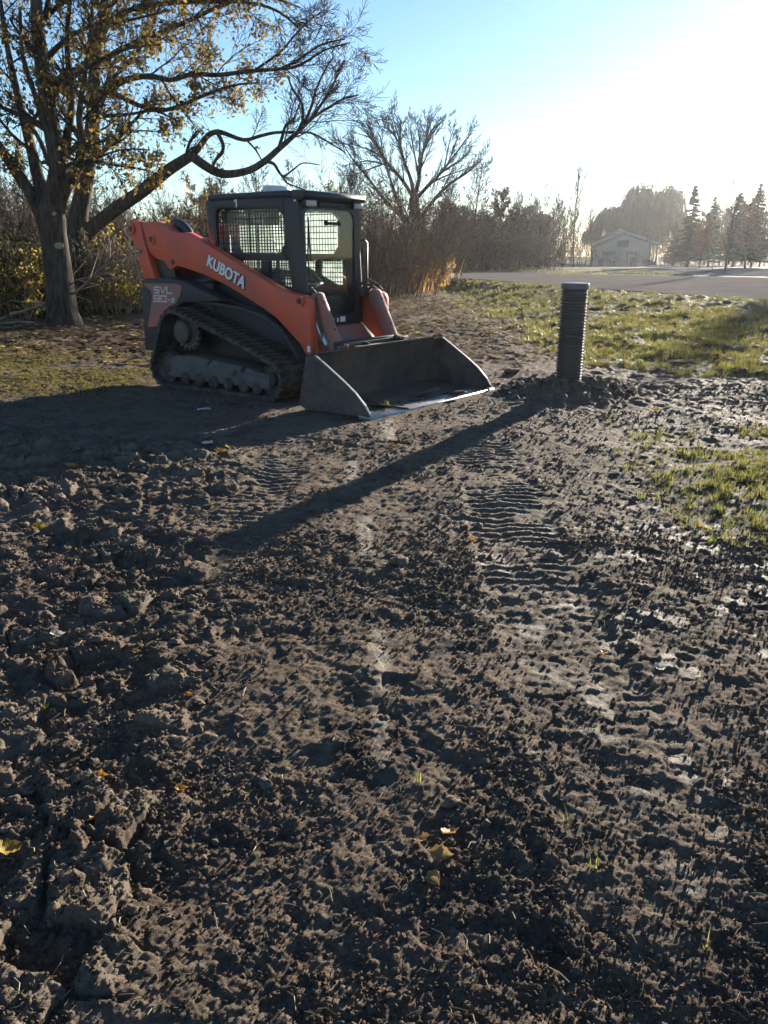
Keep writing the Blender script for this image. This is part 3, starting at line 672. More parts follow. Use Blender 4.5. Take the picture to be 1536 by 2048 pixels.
def grass():
    xs = []; ys = []
    def area(n, x0, x1, y0, y1): xs.append(x0+(x1-x0)*rng.random(n)); ys.append(y0+(y1-y0)*rng.random(n))
    area(9000, 0.9, 4.6, 3.6, 7.8); area(1300, 0.5, 2.4, 1.2, 4.0); area(26000, 2.0, 10.5, 8.0, 18); area(15000, 2.0, 9.5, 18, 39); area(14000, -7.5, -2.0, 8.2, 14)
    area(2500, 8, 16, 41, 52)
    x = np.concatenate(xs); y = np.concatenate(ys)
    z, Z, sl, pa = ground_field(x, y)
    r = np.interp(y, ROAD_Y, ROAD_X)
    keep = (rng.random(len(x)) < Z['turf']*np.where(y < 4, 0.45, np.where(y < 8, 0.95, 1.0))*np.where(Z['bank'] > 0.5, np.clip(2.4*fbm(x*1.7, y*1.7, 301, 4)-0.72, 0.05, 0.8), 1)) & ((x < r-0.15) | (y > 40))
    keep &= (np.abs(x) < 0.5*y+0.9)
    x, y, z = x[keep], y[keep], z[keep]
    s = np.where(x < -1.5, 0.045, np.where(y < 4, 0.032, np.where(y < 8, 0.044, 0.085)))*(0.45+1.1*rng.random(len(x))**1.5)
    rz = rng.random(len(x))*6.28; d = (x < -1.5) | ((x > 2) & (y > 8.5) & (rng.random(len(x)) < 0.34)); s = np.where(x < -1.5, s*0.62, s)
    for nm, k, src, lab in (('grass', ~d, src_t, 'thin green grass on the bank and mud'), ('dry_grass', d, src_d, 'straw-coloured stubbly grass on bank and trodden lawn')):
        points_object(nm, np.c_[x, y, z][k], np.c_[s*1.2, s*1.2, s][k], np.c_[rz*0, rz*0, rz][k], src, lab)
grass()
def litter():
    """dead leaves lying too thick to count behind the machine and along the track"""
    n = 8400; x = np.r_[-11+15*rng.random(n//2), -1.5+5.5*rng.random(n//2)]; y = np.r_[11+14*rng.random(n//2), 11+18*rng.random(n//2)]
    z, Z, _, _ = ground_field(x, y); k = rng.random(n) < np.where(x > 0.5, 0.6, 0.9)*(0.3+0.7*Z['litter']); x, y, z = x[k], y[k], z[k]; n = len(x)
    V = np.zeros((n, 4, 3)); a = rng.random(n)*6.28; s = 0.035+0.05*rng.random(n); t = (rng.random((n, 4))-0.2)*0.7
    for j, (lx, ly) in enumerate(((-1, 0), (0, -.6), (1, 0), (0, .6))):
        V[:, j, 0] = x+s*(lx*np.cos(a)-ly*np.sin(a)); V[:, j, 1] = y+s*(lx*np.sin(a)+ly*np.cos(a)); V[:, j, 2] = z+0.012+s*np.abs(t[:, j])
    o = link('leaf_litter', npmesh('leaf_litter', V.reshape(-1, 3), np.arange(4*n).reshape(n, 4), M['litter_leaf'])); tag(o, 'dead leaves littering the ground behind the machine', kind='stuff')
M['litter_leaf'] = leafy('litter_leaves', [(0.0, (0.12, 0.075, 0.04)), (0.6, (0.22, 0.14, 0.07)), (0.85, (0.36, 0.26, 0.14)), (1.0, (0.5, 0.40, 0.10))], 0.2, 0.45)
litter()
# ---------------------------------------------------------------- corrugated pipe
def build_pipe():
    root = empty('corrugated_pipe', (PIPE[0], PIPE[1], 0.0)); root.rotation_euler = (R(0.3), R(0.5), 0.4)
    tag(root, 'black corrugated drain pipe standing upright in a heap of spoil', 'pipe')
    prof = [(0.118, -0.2), (0.126, -0.2)]; z = -0.02; k = 0
    while z < 1.105:
        p = 0.0305
        prof += [(0.1275, z), (0.1275, z+p*0.22), (0.1395, z+p*0.36), (0.1405, z+p*0.60), (0.1395, z+p*0.80), (0.1275, z+p*0.94)]; z += p
    prof += [(0.1275, z), (0.1275, 1.125), (0.118, 1.125)]
    b = MB(); b.lathe(prof, 40, cap=False); b.build('pipe_wall', M['pipe'], root, 40)
    b = MB(); b.lathe([(0.131, 1.087), (0.143, 1.087), (0.1445, 1.094), (0.1445, 1.136), (0.140, 1.144), (0.10, 1.149), (0.05, 1.153), (0.002, 1.155)], 40, cap=False)
    b.box((0.148, 0.01, 1.138), (0.022, 0.05, 0.02), None, 0.004)
    b.build('pipe_cap', M['pipe_cap'], root, 40)
build_pipe()

# ---------------------------------------------------------------- compact track loader
def text_mesh(body, size, mat, name, parent, loc, ang, depth=0.004, bold=0.0, xs=1.0, side=-1):
    """flat lettering standing on a plane of constant y, tilted by ang in that plane"""
    cu = bpy.data.curves.new('lettering', 'FONT'); cu.body = body; cu.size = size; cu.extrude = depth;  cu.space_character = 1.04
    o = bpy.data.objects.new('lettering_source', cu); COL.objects.link(o)
    dg = bpy.context.evaluated_depsgraph_get(); me = bpy.data.meshes.new_from_object(o.evaluated_get(dg)); bpy.data.objects.remove(o)
    if bold:                                             # heavier strokes: the outline set side by side, each a hair behind the last
        t_ = bmesh.new()
        for q, dx in enumerate((-bold, -bold*.4, bold*.4, bold)):
            for w_, dy in enumerate((-bold*.5, bold*.5)):
                m_ = me.copy(); m_.transform(Matrix.Translation((dx, dy, -0.00018*(q*2+w_)))); t_.from_mesh(m_); bpy.data.meshes.remove(m_)
        t_.to_mesh(me); t_.free()
    me.materials.clear(); me.materials.append(mat)
    t = link(name, me, parent); t.scale = (xs, 1, 1); t.location = loc
    t.rotation_euler = Matrix(((math.cos(ang), 0, -math.sin(ang)), (0, 1, 0), (math.sin(ang), 0, math.cos(ang)))).to_euler() if False else (math.pi/2, -ang, 0) if False else (math.pi/2, 0, 0)
    m = Matrix.Rotation(-ang, 4, 'Y') @ Matrix.Rotation(math.pi/2, 4, 'X')
    t.rotation_euler = m.to_euler(); return t
def build_loader():
    root = empty('track_loader', (-0.5371, 9.1599, 0.0), -0.6436)
    tag(root, 'orange compact track loader with caged black cab and wide bucket lowered on the mud', 'track loader')
    P = lambda b, n, m, par=root, sm=35: b.build(n, m, par, sm)
    # ---- undercarriage, one side then the other
    def undercarriage(sd_):
        yo, yi = 0.98*sd_, 0.53*sd_; ya, yb = sorted((yo, yi))
        def arc(cx, cz, r, a0, a1, n): return [(cx+r*math.cos(R(a0+(a1-a0)*k/n)), cz+r*math.sin(R(a0+(a1-a0)*k/n))) for k in range(n+1)]
        loop = arc(-0.085, 0.205, 0.205, -90, 62, 8)+[(-0.5, 0.565), (-0.9, 0.685)]+arc(-1.50, 0.605, 0.245, 72, 165, 7)+arc(-1.725, 0.21, 0.21, 170, 270, 7)
        n = len(loop); ctr = []
        inner = []
        for k in range(n):
            a = Vector(loop[k-1]); c = Vector(loop[(k+1) % n]); d = (c-a).normalized(); nrm = Vector((-d.y, d.x))
            inner.append(tuple(Vector(loop[k])+nrm*0.035))
        b = MB(); b.ring_prism(loop, inner, ya, yb); belt = P(b, 'track_belt', M['rubber'])
        # grouser bars round the belt, each its own piece
        pts = [Vector(p) for p in loop]+[Vector(loop[0])]; seg = [(pts[k+1]-pts[k]).length for k in range(n)]; tot = sum(seg); cnt = 54
        lug_me = None
        for q in range(cnt):
            s = tot*(q+0.5)/cnt; k = 0
            while s > seg[k]: s -= seg[k]; k += 1
            p = pts[k]+(pts[k+1]-pts[k])*(s/seg[k]); d = (pts[k+1]-pts[k]).normalized(); ang = math.atan2(d.y, d.x)
            if lug_me is None:
                b = MB(); w = 0.45
                b.box((0, -0.10*sd_, 0), (0.036, 0.245, 0.022), None, 0.006); b.box((0.02, 0.115*sd_, 0), (0.036, 0.22, 0.022), None, 0.006); b.box((0.008, 0, -0.006), (0.03, 0.06, 0.018))
                l0 = P(b, 'track_bar', M['rubber'], belt); lug_me = l0.data; o = l0
            else: o = link('track_bar', lug_me, belt)
            o.location = (p.x+d.y*0.011, (yo+yi)/2, p.y-d.x*0.011); o.rotation_euler = (0, -ang, 0)
        # frame between the belt runs
        fr = [(-1.79, 0.19), (-1.77, 0.27), (-1.59, 0.345), (-1.28, 0.36), (-0.99, 0.34), (-0.59, 0.315), (-0.40, 0.29), (-0.09, 0.245), (-0.085, 0.10), (-0.22, 0.09), (-0.61, 0.095), (-1.23, 0.09), (-1.71, 0.105)]
        b = MB(); y2, y3 = sorted((0.905*sd_, 0.62*sd_)); b.prism(fr, y2, y3, 0.018); f = P(b, 'undercarriage_frame', M['track_steel'])
        b = MB(); y2, y3 = sorted((0.925*sd_, 0.90*sd_)); b.prism([(-0.52, 0.115), (-0.10, 0.11), (-0.10, 0.225), (-0.50, 0.245)], y2, y3, 0.008); P(b, 'tensioner_cover', M['track_steel'], f)
        b = MB()
        for (x, z) in ((-1.02, 0.315), (-0.63, 0.225), (-0.50, 0.275)): b.box((x, 0.908*sd_, z), (0.07, 0.02, 0.035), Matrix.Rotation(-0.7, 3, 'Y'), 0.004)
        P(b, 'frame_slot', M['rubber'], f)
        for x in (-1.42, -1.19, -0.96, -0.73, -0.50, -0.29):
            b = MB(); rx = Matrix.Translation((x, 0.93*sd_ if sd_ < 0 else 0.60, 0.105)) @ Matrix.Rotation(math.pi/2*(-1), 4, 'X')
            b.lathe([(0.02, 0), (0.05, 0.0), (0.07, 0.012), (0.07, 0.08), (0.045, 0.09), (0.045, 0.24), (0.07, 0.25), (0.07, 0.32), (0.05, 0.33)], 20, rx); P(b, 'track_roller', M['rubber'], f)
        for cx, cz, r_ in ((-0.085, 0.205, 0.165), (-1.725, 0.21, 0.17)):
            b = MB(); rx = Matrix.Translation((cx, 0.90*sd_ if sd_ < 0 else 0.60, cz)) @ Matrix.Rotation(-math.pi/2, 4, 'X')
            b.lathe([(0.03, -.01), (0.06, -.01), (0.07, 0.02), (r_*0.8, 0.025), (r_, 0.0), (r_, 0.10), (r_*0.8, 0.11), (r_*.5, .12), (r_*.5, .3)], 28, rx); P(b, 'idler_wheel', M['rubber'], f)
        # toothed drive sprocket
        prof = []
        for k in range(17):
            a = 2*math.pi*k/17
            for da, rr in ((-0.11, 0.178), (-0.06, 0.212), (0.06, 0.212), (0.11, 0.178)): prof.append((-1.50+rr*math.cos(a+da), 0.605+rr*math.sin(a+da)))
        b = MB(); y2, y3 = sorted((0.775*sd_, 0.735*sd_)); b.prism(prof, y2, y3); sp = P(b, 'drive_sprocket', M['track_steel'])
        b = MB(); rx = Matrix.Translation((-1.50, 0.70*sd_, 0.605)) @ Matrix.Rotation(math.pi/2*(1 if sd_ < 0 else -1), 4, 'X')
        b.lathe([(0.15, 0), (0.15, 0.08), (0.125, 0.10), (0.122, 0.165), (0.10, 0.182), (0.03, 0.186), (0.002, 0.186)], 28, rx)
        for k in range(9):
            a = 2*math.pi*k/9; c = Vector((-1.50+0.138*math.cos(a), 0.785*sd_, 0.605+0.138*math.sin(a))); b.cyl(c, c+Vector((0, 0.012*sd_, 0)), 0.012, 6)
        P(b, 'sprocket_hub', M['track_steel'], sp)
        # body side above the belt
        b = MB(); y2, y3 = sorted((0.53*sd_, 0.50*sd_)); b.prism([(-1.9, 0.30), (0.02, 0.24), (0.04, 0.60), (-0.45, 0.86), (-1.2, 0.97), (-1.95, 0.97)], y2, y3, 0.01); P(b, 'chassis_side', M['panel'])
        b = MB(); y2, y3 = sorted((0.70*sd_, 0.53*sd_)); 
        b.prism([(-1.55, 0.955), (-1.15, 0.935), (-0.70, 0.895), (-0.38, 0.83), (-0.12, 0.70), (0.04, 0.52), (0.11, 0.40), (0.09, 0.385), (0.02, 0.49), (-0.14, 0.67), (-0.40, 0.795), (-0.71, 0.86), (-1.15, 0.90), (-1.55, 0.92)], y2, y3, 0.006); P(b, 'fender', M['panel'])
    undercarriage(-1); undercarriage(1)
    # ---- rear body
    for sd_ in (-1, 1):
        b = MB(); y2, y3 = sorted((0.74*sd_, 0.56*sd_))
        b.prism([(-2.27, 1.15), (-2.04, 1.15), (-1.83, 1.18), (-1.58, 1.15), (-1.24, 1.05), (-0.92, 0.955), (-1.38, 0.925), (-1.58, 0.915), (-1.76, 0.83), (-1.90, 0.66), (-1.985, 0.42), (-2.03, 0.345), (-2.33, 0.34)], y2, y3, 0.015); pn = P(b, 'side_panel', M['panel'])
        if sd_ < 0:
            b = MB(); b.prism([(-2.236, 1.112), (-1.652, 1.116), (-1.575, 1.09), (-1.61, 1.0), (-1.70, 0.898), (-1.83, 0.86), (-1.92, 0.78), (-2.0, 0.64), (-2.232, 0.613), (-2.178, 0.75), (-2.105, 0.957), (-2.117, 1.029), (-2.239, 1.092)], -0.745, -0.741, 0.0)
            dc = P(b, 'orange_decal', M['orange_dusty'], pn)
            # squared stroke lettering
            b = MB(); s = 0.011
            def stroke(pl, o, w, h, sk=0.10):
                q = [(o[0]+(x+sk*z)*w, o[1]+z*h) for x, z in pl]
                for (x0, z0), (x1, z1) in zip(q, q[1:]):
                    L = math.hypot(x1-x0, z1-z0); a = math.atan2(z1-z0, x1-x0)
                    b.box(((x0+x1)/2, -0.747, (z0+z1)/2), (L+s*1.3, 0.003, s*1.5), Matrix.Rotation(-a, 3, 'Y'))
            W_, H_ = 0.085, 0.062
            stroke([(1, 1), (0, 1), (0, .52), (1, .48), (1, 0), (0, 0)], (-2.056, 1.010), W_, H_)
            stroke([(0, 1), (.5, 0), (1, 1)], (-1.945, 1.010), W_, H_); stroke([(0, 1), (0, 0), (1, 0)], (-1.835, 1.010), W_, H_)
            stroke([(1, .48), (0, .48), (0, 1), (1, 1), (1, 0), (0, 0)], (-2.073, 0.915), 0.10, H_); stroke([(0, 0), (0, 1), (1, 1), (1, 0), (0, 0)], (-1.948, 0.915), 0.092, H_)
            stroke([(0, .35), (1, .35)], (-1.814, 0.915), 0.010, H_); s = 0.008
            stroke([(0, 1), (1, 1), (1, .5), (0, .5), (0, 0), (1, 0)], (-1.770, 0.913), 0.05, 0.040)
            P(b, 'model_lettering', M['silver'], pn)
    b = MB(); b.box((-1.80, 0, 0.82), (1.05, 1.12, 0.62), None, 0.03); P(b, 'engine_body', M['panel'])
    b = MB(); b.prism([(-2.30, 1.14), (-2.27, 1.45), (-2.16, 1.58), (-1.98, 1.60), (-1.80, 1.58), (-1.62, 1.48), (-1.42, 1.33), (-1.40, 1.14)], -0.40, 0.40, 0.03); P(b, 'engine_hood', M['black'])
    b = MB(); b.prism([(-2.06, 1.60), (-2.02, 1.745), (-1.97, 1.795), (-1.90, 1.815), (-1.83, 1.805), (-1.76, 1.77), (-1.68, 1.70), (-1.62, 1.60)], -0.52, -0.44, 0.02); P(b, 'arm_stop', M['black'])
    b = MB(); b.box((-2.36, 0, 0.75), (0.10, 1.30, 0.80), None, 0.04); P(b, 'rear_bumper', M['black'])
    # ---- loader arms, rear links
    arm = [(-2.285, 1.74), (-2.26, 1.777), (-2.04, 1.785), (-1.886, 1.741), (-1.74, 1.664), (-1.61, 1.648), (-1.544, 1.661), (-1.482, 1.647), (-1.219, 1.537), (-1.003, 1.444), (-0.753, 1.339), (-0.473, 1.225), (-0.272, 1.139), (-0.09, 1.075), (0.06, 1.044), (0.16, 1.032), (0.215, 1.012), (0.236, 0.96), (0.240, 0.80), (0.256, 0.476), (0.185, 0.452), (0.1, 0.557), (-0.04, 0.667), (-0.217, 0.802), (-0.417, 0.9), (-0.68, 1.01), (-0.97, 1.124), (-1.292, 1.22), (-1.628, 1.292), (-1.737, 1.303), (-1.80, 1.27), (-1.854, 1.264), (-1.894, 1.303), (-1.956, 1.359), (-2.09, 1.387), (-2.176, 1.444), (-2.213, 1.515), (-2.245, 1.63)]
    lnk = [(-2.54, 1.70), (-2.535, 1.75), (-2.51, 1.785), (-2.46, 1.80), (-2.312, 1.785), (-2.27, 1.60), (-2.235, 1.49), (-2.19, 1.34), (-2.11, 1.16), (-2.31, 1.155), (-2.381, 1.328), (-2.444, 1.559), (-2.505, 1.635)]
    for sd_ in (-1, 1):
        y2, y3 = sorted((0.67*sd_, 0.555*sd_)); b = MB(); b.prism(arm, y2, y3, 0.012); A = P(b, 'loader_arm', M['orange'])
        b = MB(); y4, y5 = sorted((0.675*sd_, 0.54*sd_)); b.prism(lnk, y4, y5, 0.012); Lk = P(b, 'rear_link', M['orange'])
        b = MB(); b.prism([(-2.26, 1.60), (-2.2, 1.50), (-2.13, 1.40), (-1.95, 1.36), (-1.86, 1.26), (-1.83, 1.17), (-2.1, 1.16)], *sorted((0.60*sd_, 0.52*sd_))); P(b, 'inner_link', M['black'])
        b = MB()
        for (x, z, r_) in ((-2.458, 1.709, 0.062),): b.cyl((x, 0.66*sd_, z), (x, 0.70*sd_, z), r_, 24)
        P(b, 'pivot_boss', M['orange'], Lk)
        b = MB(); b.cyl((-2.458, 0.70*sd_, 1.709), (-2.458, 0.708*sd_, 1.709), 0.030, 18); P(b, 'pivot_pin', M['black'], Lk)
        b = MB(); b.cyl((-2.121, 0.66*sd_, 1.592), (-2.121, 0.684*sd_, 1.592), 0.058, 24); b.cyl((0.135, 0.66*sd_, 0.984), (0.135, 0.70*sd_, 0.984), 0.052, 24); P(b, 'pivot_boss', M['orange'], A)
        b = MB(); b.cyl((-2.121, 0.684*sd_, 1.592), (-2.121, 0.688*sd_, 1.592), 0.030, 18); b.cyl((0.135, 0.70*sd_, 0.984), (0.135, 0.706*sd_, 0.984), 0.030, 18); b.cyl((-1.788, 0.668*sd_, 1.346), (-1.788, 0.675*sd_, 1.346), 0.030, 14); P(b, 'pivot_pin', M['black'], A)
        # lift cylinder inside
        b = MB(); b.tube([(-1.86, 0.50*sd_, 1.05), (-1.15, 0.50*sd_, 1.20)], 0.055, 14); b.tube([(-1.15, 0.50*sd_, 1.20), (-0.9, 0.50*sd_, 1.25)], 0.03, 10); P(b, 'lift_cylinder', M['black'])
        # tilt links leaning forward to the bucket
        b = MB(); b.prism([(0.10, 1.01), (0.13, 1.055), (0.20, 1.075), (0.27, 1.06), (0.315, 1.0), (0.56, 0.52), (0.50, 0.47), (0.40, 0.46), (0.22, 0.80)], *sorted((0.635*sd_ if sd_ < 0 else 0.63, 0.515*sd_)), 0.014) if False else b.prism([(0.135, 1.0), (0.15, 1.045), (0.19, 1.068), (0.235, 1.058), (0.262, 1.0), (0.50, 0.52), (0.485, 0.47), (0.43, 0.455), (0.37, 0.50)], *sorted((0.535*sd_, 0.425*sd_)), 0.014)
        T = P(b, 'tilt_link', M['orange_dusty'])
        b = MB()
        for (x, z) in ((0.285, 0.965), (0.418, 0.70)):
            c = Vector((x-0.018, 0.48*sd_, z)); b.cyl(c, c+Vector((0.014, 0, 0.007)), 0.014, 8)
        P(b, 'link_bolt', M['black'], T)
        b = MB(); b.tube([(0.10, 0.545*sd_, 0.95), (0.36, 0.545*sd_, 0.55)], 0.03, 12); P(b, 'tilt_cylinder', M['chrome'])
        b = MB(); b.tube([(-0.05, 0.50*sd_, 0.95), (0.14, 0.50*sd_, 1.10), (0.22, 0.52*sd_, 1.04), (0.26, 0.56*sd_, 0.8), (0.34, 0.56*sd_, 0.55)], 0.016, 8); P(b, 'hydraulic_hose', M['rubber'])
        if sd_ < 0:
            text_mesh('KUBOTA', 0.176, M['navy'], 'brand_lettering_shadow', A, (-1.232, -0.6745, 1.315), -0.398, 0.001, 0.0125, 0.86)
            text_mesh('KUBOTA', 0.170, M['white'], 'brand_lettering', A, (-1.228, -0.6775, 1.318), -0.398, 0.001, 0.0065, 0.86)
            b = MB(); b.box((0.225, -0.6735, 0.515), (0.035, 0.004, 0.06)); P(b, 'warning_sticker', M['white'], A)
            b = MB(); b.box((-2.368, -0.678, 1.462), (0.11, 0.004, 0.038), Matrix.Rotation(0.06, 3, 'Y')); st = P(b, 'link_sticker', M['navy'], Lk)
            text_mesh('98021', 0.036, M['silver'], 'sticker_lettering', Lk, (-2.415, -0.6835, 1.452), -0.05, 0.001, 0.0, 0.9)
    b = MB(); b.box((0.46, 0, 0.53), (0.05, 1.08, 0.12), None, 0.01); P(b, 'coupler_bar', M['panel'])
    b = MB(); b.box((-1.30, 0, 1.585), (0.16, 1.10, 0.08), None, 0.02) if False else b.tube([(-1.98, -0.55, 1.56), (-1.98, 0.55, 1.56)], 0.06, 14); P(b, 'arm_cross_tube', M['orange'])
    b = MB(); b.prism([(-0.02, 0.70), (0.07, 0.69), (0.24, 0.44), (0.10, 0.36), (-0.02, 0.36)], -0.42, 0.42, 0.012); fp = P(b, 'front_plate', M['orange_dusty'])
    b = MB(); b.box((0.075, -0.24, 0.665), (0.05, 0.36, 0.045), Matrix.Rotation(0.5, 3, 'Y'), 0.006); P(b, 'step_tread', M['track_steel'], fp)
    # valve and hose clutter on the left shoulder
    b = MB(); b.box((0.02, 0.47, 1.04), (0.12, 0.16, 0.10), None, 0.02); b.tube([(0.0, 0.42, 1.10), (0.08, 0.5, 1.16), (0.14, 0.62, 1.10)], 0.018, 8); b.tube([(0.03, 0.46, 1.08), (0.12, 0.56, 1.13), (0.14, 0.68, 1.05)], 0.014, 8); P(b, 'hose_cluster', M['rubber'])
    # ---- cab
    hw = 0.475
    cab = None
    b = MB(); b.box((-0.69, 0, 2.012), (1.36, 0.98, 0.07), None, 0.028); b.prism([(-0.10, 1.955), (0.035, 1.95), (0.06, 1.985), (0.04, 2.035), (-0.10, 2.045)], -0.50, 0.50, 0.012); cab = P(b, 'cab_roof', M['black'])
    b = MB(); b.lathe([(0.16, 0), (0.165, 0.012), (0.165, 0.055), (0.15, 0.07), (0.08, 0.078), (0.002, 0.08)], 28, Matrix.Translation((-0.62, -0.16, 2.046)) @ Matrix.Diagonal((0.55, 1.25, 1, 1))); P(b, 'roof_beacon', M['clear_plastic'], cab)
    for sd_ in (-1, 1):
        y2, y3 = sorted((hw*sd_, (hw-0.055)*sd_))
        # side frame as one plate with two openings: posts, rails and corner gussets butted together
        b = MB()
        b.prism([(-0.25, 1.86), (-0.262, 1.43), (-0.20, 1.37), (-0.165, 1.03), (-0.165, 0.70), (0.02, 0.70), (0.02, 1.05), (-0.035, 1.93), (-0.09, 1.985), (-0.25, 1.985)], y2, y3, 0.012); fr = P(b, 'front_pillar', M['black'])
        b = MB(); b.prism([(-1.41, 1.985), (-1.37, 1.50), (-1.37, 1.10), (-1.26, 1.10), (-1.265, 1.50), (-1.26, 1.86), (-1.25, 1.985)], y2, y3, 0.012); P(b, 'rear_pillar', M['black'])
        b = MB(); b.prism([(-1.252, 1.985), (-1.258, 1.86), (-1.20, 1.905), (-0.34, 1.88), (-0.252, 1.80), (-0.252, 1.985)], y2, y3, 0.006); tr = P(b, 'top_rail', M['black'])
        b = MB(); b.prism([(-1.262, 1.45), (-0.32, 1.44), (-0.264, 1.52), (-0.264, 1.43), (-0.21, 1.37), (-1.262, 1.365)], y2, y3, 0.004); P(b, 'belt_rail', M['black'])
        b = MB(); b.prism([(-1.262, 1.20), (-0.168, 1.02), (-0.168, 0.72), (-1.262, 0.72)], y2, y3, 0.004); P(b, 'lower_side', M['black'])
        b = MB(); b.prism([(-0.60, 1.365), (-0.50, 1.365), (-0.50, 1.10), (-0.60, 1.12)], y2, y3); P(b, 'side_strut', M['black'])
        # welded guard mesh
        yg = (hw-0.075)*sd_
        b = MB(); x = -1.235
        while x < -0.27: b.box((x, yg, 1.665), (0.010, 0.006, 0.43)); x += 0.042
        z = 1.475
        while z < 1.885: b.box((-0.755, yg+0.006*sd_, z), (0.98, 0.006, 0.010)); z += 0.0635
        P(b, 'upper_guard_mesh', M['black'], None if False else root)
        b = MB(); x = -1.235
        while x < -0.20: b.box((x, yg, 1.22), (0.009, 0.006, 0.29)); x += 0.036
        z = 1.09
        while z < 1.365: b.box((-0.72, yg+0.006*sd_, z), (1.05, 0.006, 0.009)); z += 0.05
        P(b, 'lower_guard_mesh', M['black'])
        b = MB(); b.box((-0.745, (hw-0.095)*sd_, 1.66), (0.99, 0.004, 0.45)); P(b, 'side_pane', M['glass'])
        b = MB(); b.box((-0.715, (hw-0.095)*sd_, 1.235), (1.05, 0.004, 0.26)); P(b, 'lower_glow_pane', M['glass'])  # translucent sheet added to brighten the lower opening with a glow
        b = MB(); b.box((-0.83, (hw-0.085)*sd_, 1.66), (0.022, 0.012, 0.43)); P(b, 'pane_divider', M['black'])
        b = MB(); b.prism([(-1.245, 1.90), (-1.10, 1.90), (-1.09, 1.80), (-1.12, 1.745), (-1.245, 1.77)], *sorted(((hw-0.11)*sd_, (hw-0.19)*sd_)), 0.012); P(b, 'speaker_box', M['seat'])
        if sd_ < 0:
            b = MB(); b.box((-0.925, -0.4775, 1.946), (0.018, 0.003, 0.078)); b.box((-0.943, -0.4778, 1.973), (0.034, 0.003, 0.014), Matrix.Rotation(-0.75, 3, 'Y')); P(b, 'unit_number', M['white'], tr)
            b = MB(); b.box((-0.085, -0.4775, 1.955), (0.030, 0.004, 0.038)); tg = P(b, 'corner_sticker', M['white'], fr)
    # rear window guard
    b = MB(); y = -0.37
    while y < 0.38: b.box((-1.36, y, 1.62), (0.006, 0.010, 0.52)); y += 0.05
    z = 1.38
    while z < 1.88: b.box((-1.366, 0, z), (0.006, 0.78, 0.010)); z += 0.055
    P(b, 'rear_guard_mesh', M['black'])
    b = MB(); b.box((-1.375, 0, 1.945), (0.06, 0.84, 0.08)); b.box((-1.375, 0, 1.33), (0.06, 0.84, 0.10)); P(b, 'rear_frame', M['black'])
    # front: door frame, glass, wiper, handles, lights, stickers
    def rrect(y0, y1, z0, z1, r, n=5):
        o = []
        for cy, cz, a0 in ((y1-r, z0+r, -90), (y1-r, z1-r, 0), (y0+r, z1-r, 90), (y0+r, z0+r, 180)):
            for k in range(n+1): a = R(a0+90*k/n); o.append((cy+r*math.cos(a), cz+r*math.sin(a)))
        return o
    t = bmesh.new(); oi = []
    for xx in (-0.045, -0.012):
        oi.append([[t.verts.new((xx+0.02*(1.9-z)/1.2 if True else xx, y, z)) for y, z in pr] for pr in (rrect(-0.465, 0.465, 0.70, 1.94, 0.05), rrect(-0.425, 0.37, 0.80, 1.865, 0.09))])
    n = len(oi[0][0])
    for k in range(n):
        j = (k+1) % n
        t.faces.new((oi[0][0][k], oi[0][0][j], oi[1][0][j], oi[1][0][k])); t.faces.new((oi[0][1][j], oi[0][1][k], oi[1][1][k], oi[1][1][j]))
        t.faces.new((oi[1][0][k], oi[1][0][j], oi[1][1][j], oi[1][1][k])); t.faces.new((oi[0][0][j], oi[0][0][k], oi[0][1][k], oi[0][1][j]))
    bmesh.ops.recalc_face_normals(t, faces=t.faces); b = MB(); b._add(t); door = P(b, 'front_door', M['black'])
    b = MB(); b.prism([(-0.43, 0.795), (0.375, 0.795), (0.375, 1.87), (-0.43, 1.87)], -0.026, -0.020, axis='X'); gl = P(b, 'door_glass', M['door_glass'], door)
    gl.data.transform(Matrix.Shear('XY', 4, (0, 0)) if False else Matrix.Identity(4))
    b = MB(); b.tube([(0.012, -0.36, 1.02), (0.0, -0.40, 1.40), (-0.005, -0.375, 1.74)], 0.008, 6); b.box((0.004, -0.375, 1.58), (0.012, 0.014, 0.42), Matrix.Rotation(0.06, 3, 'X')); P(b, 'wiper', M['black'], door)
    b = MB(); b.tube([(-0.005, -0.12, 1.735), (0.025, -0.12, 1.735), (0.025, 0.09, 1.735), (-0.005, 0.09, 1.735)], 0.016, 8); b.box((0.01, -0.12, 1.74), (0.03, 0.035, 0.05), None, 0.006); b.box((0.01, 0.09, 1.74), (0.03, 0.035, 0.05), None, 0.006); P(b, 'door_handle', M['black'], door)
    b = MB(); b.box((0.012, 0.13, 0.755), (0.004, 0.085, 0.055)); b.box((0.012, -0.03, 0.75), (0.004, 0.026, 0.04)); b.box((0.012, 0.045, 0.75), (0.004, 0.026, 0.04)); P(b, 'warning_sticker', M['white'], door)
    b = MB(); b.tube([(-0.02, 0.47, 1.575), (0.01, 0.53, 1.58), (0.02, 0.555, 1.55), (0.02, 0.555, 1.06), (-0.01, 0.50, 1.03)], 0.011, 8); P(b, 'grab_handle', M['chrome'] if False else M['black'])
    for y in (-0.39, 0.37):
        b = MB(); b.box((0.030, y, 1.918), (0.05, 0.17, 0.068), None, 0.012); h = P(b, 'work_light', M['black'])
        b = MB(); b.box((0.057, y, 1.918), (0.006, 0.15, 0.052), None, 0.002); P(b, 'light_lens', M['lamp_glass'], h)
    b = MB(); b.box((0.005, -0.02, 1.915), (0.03, 0.40, 0.045), None, 0.008); P(b, 'light_bar_cover', M['panel'])
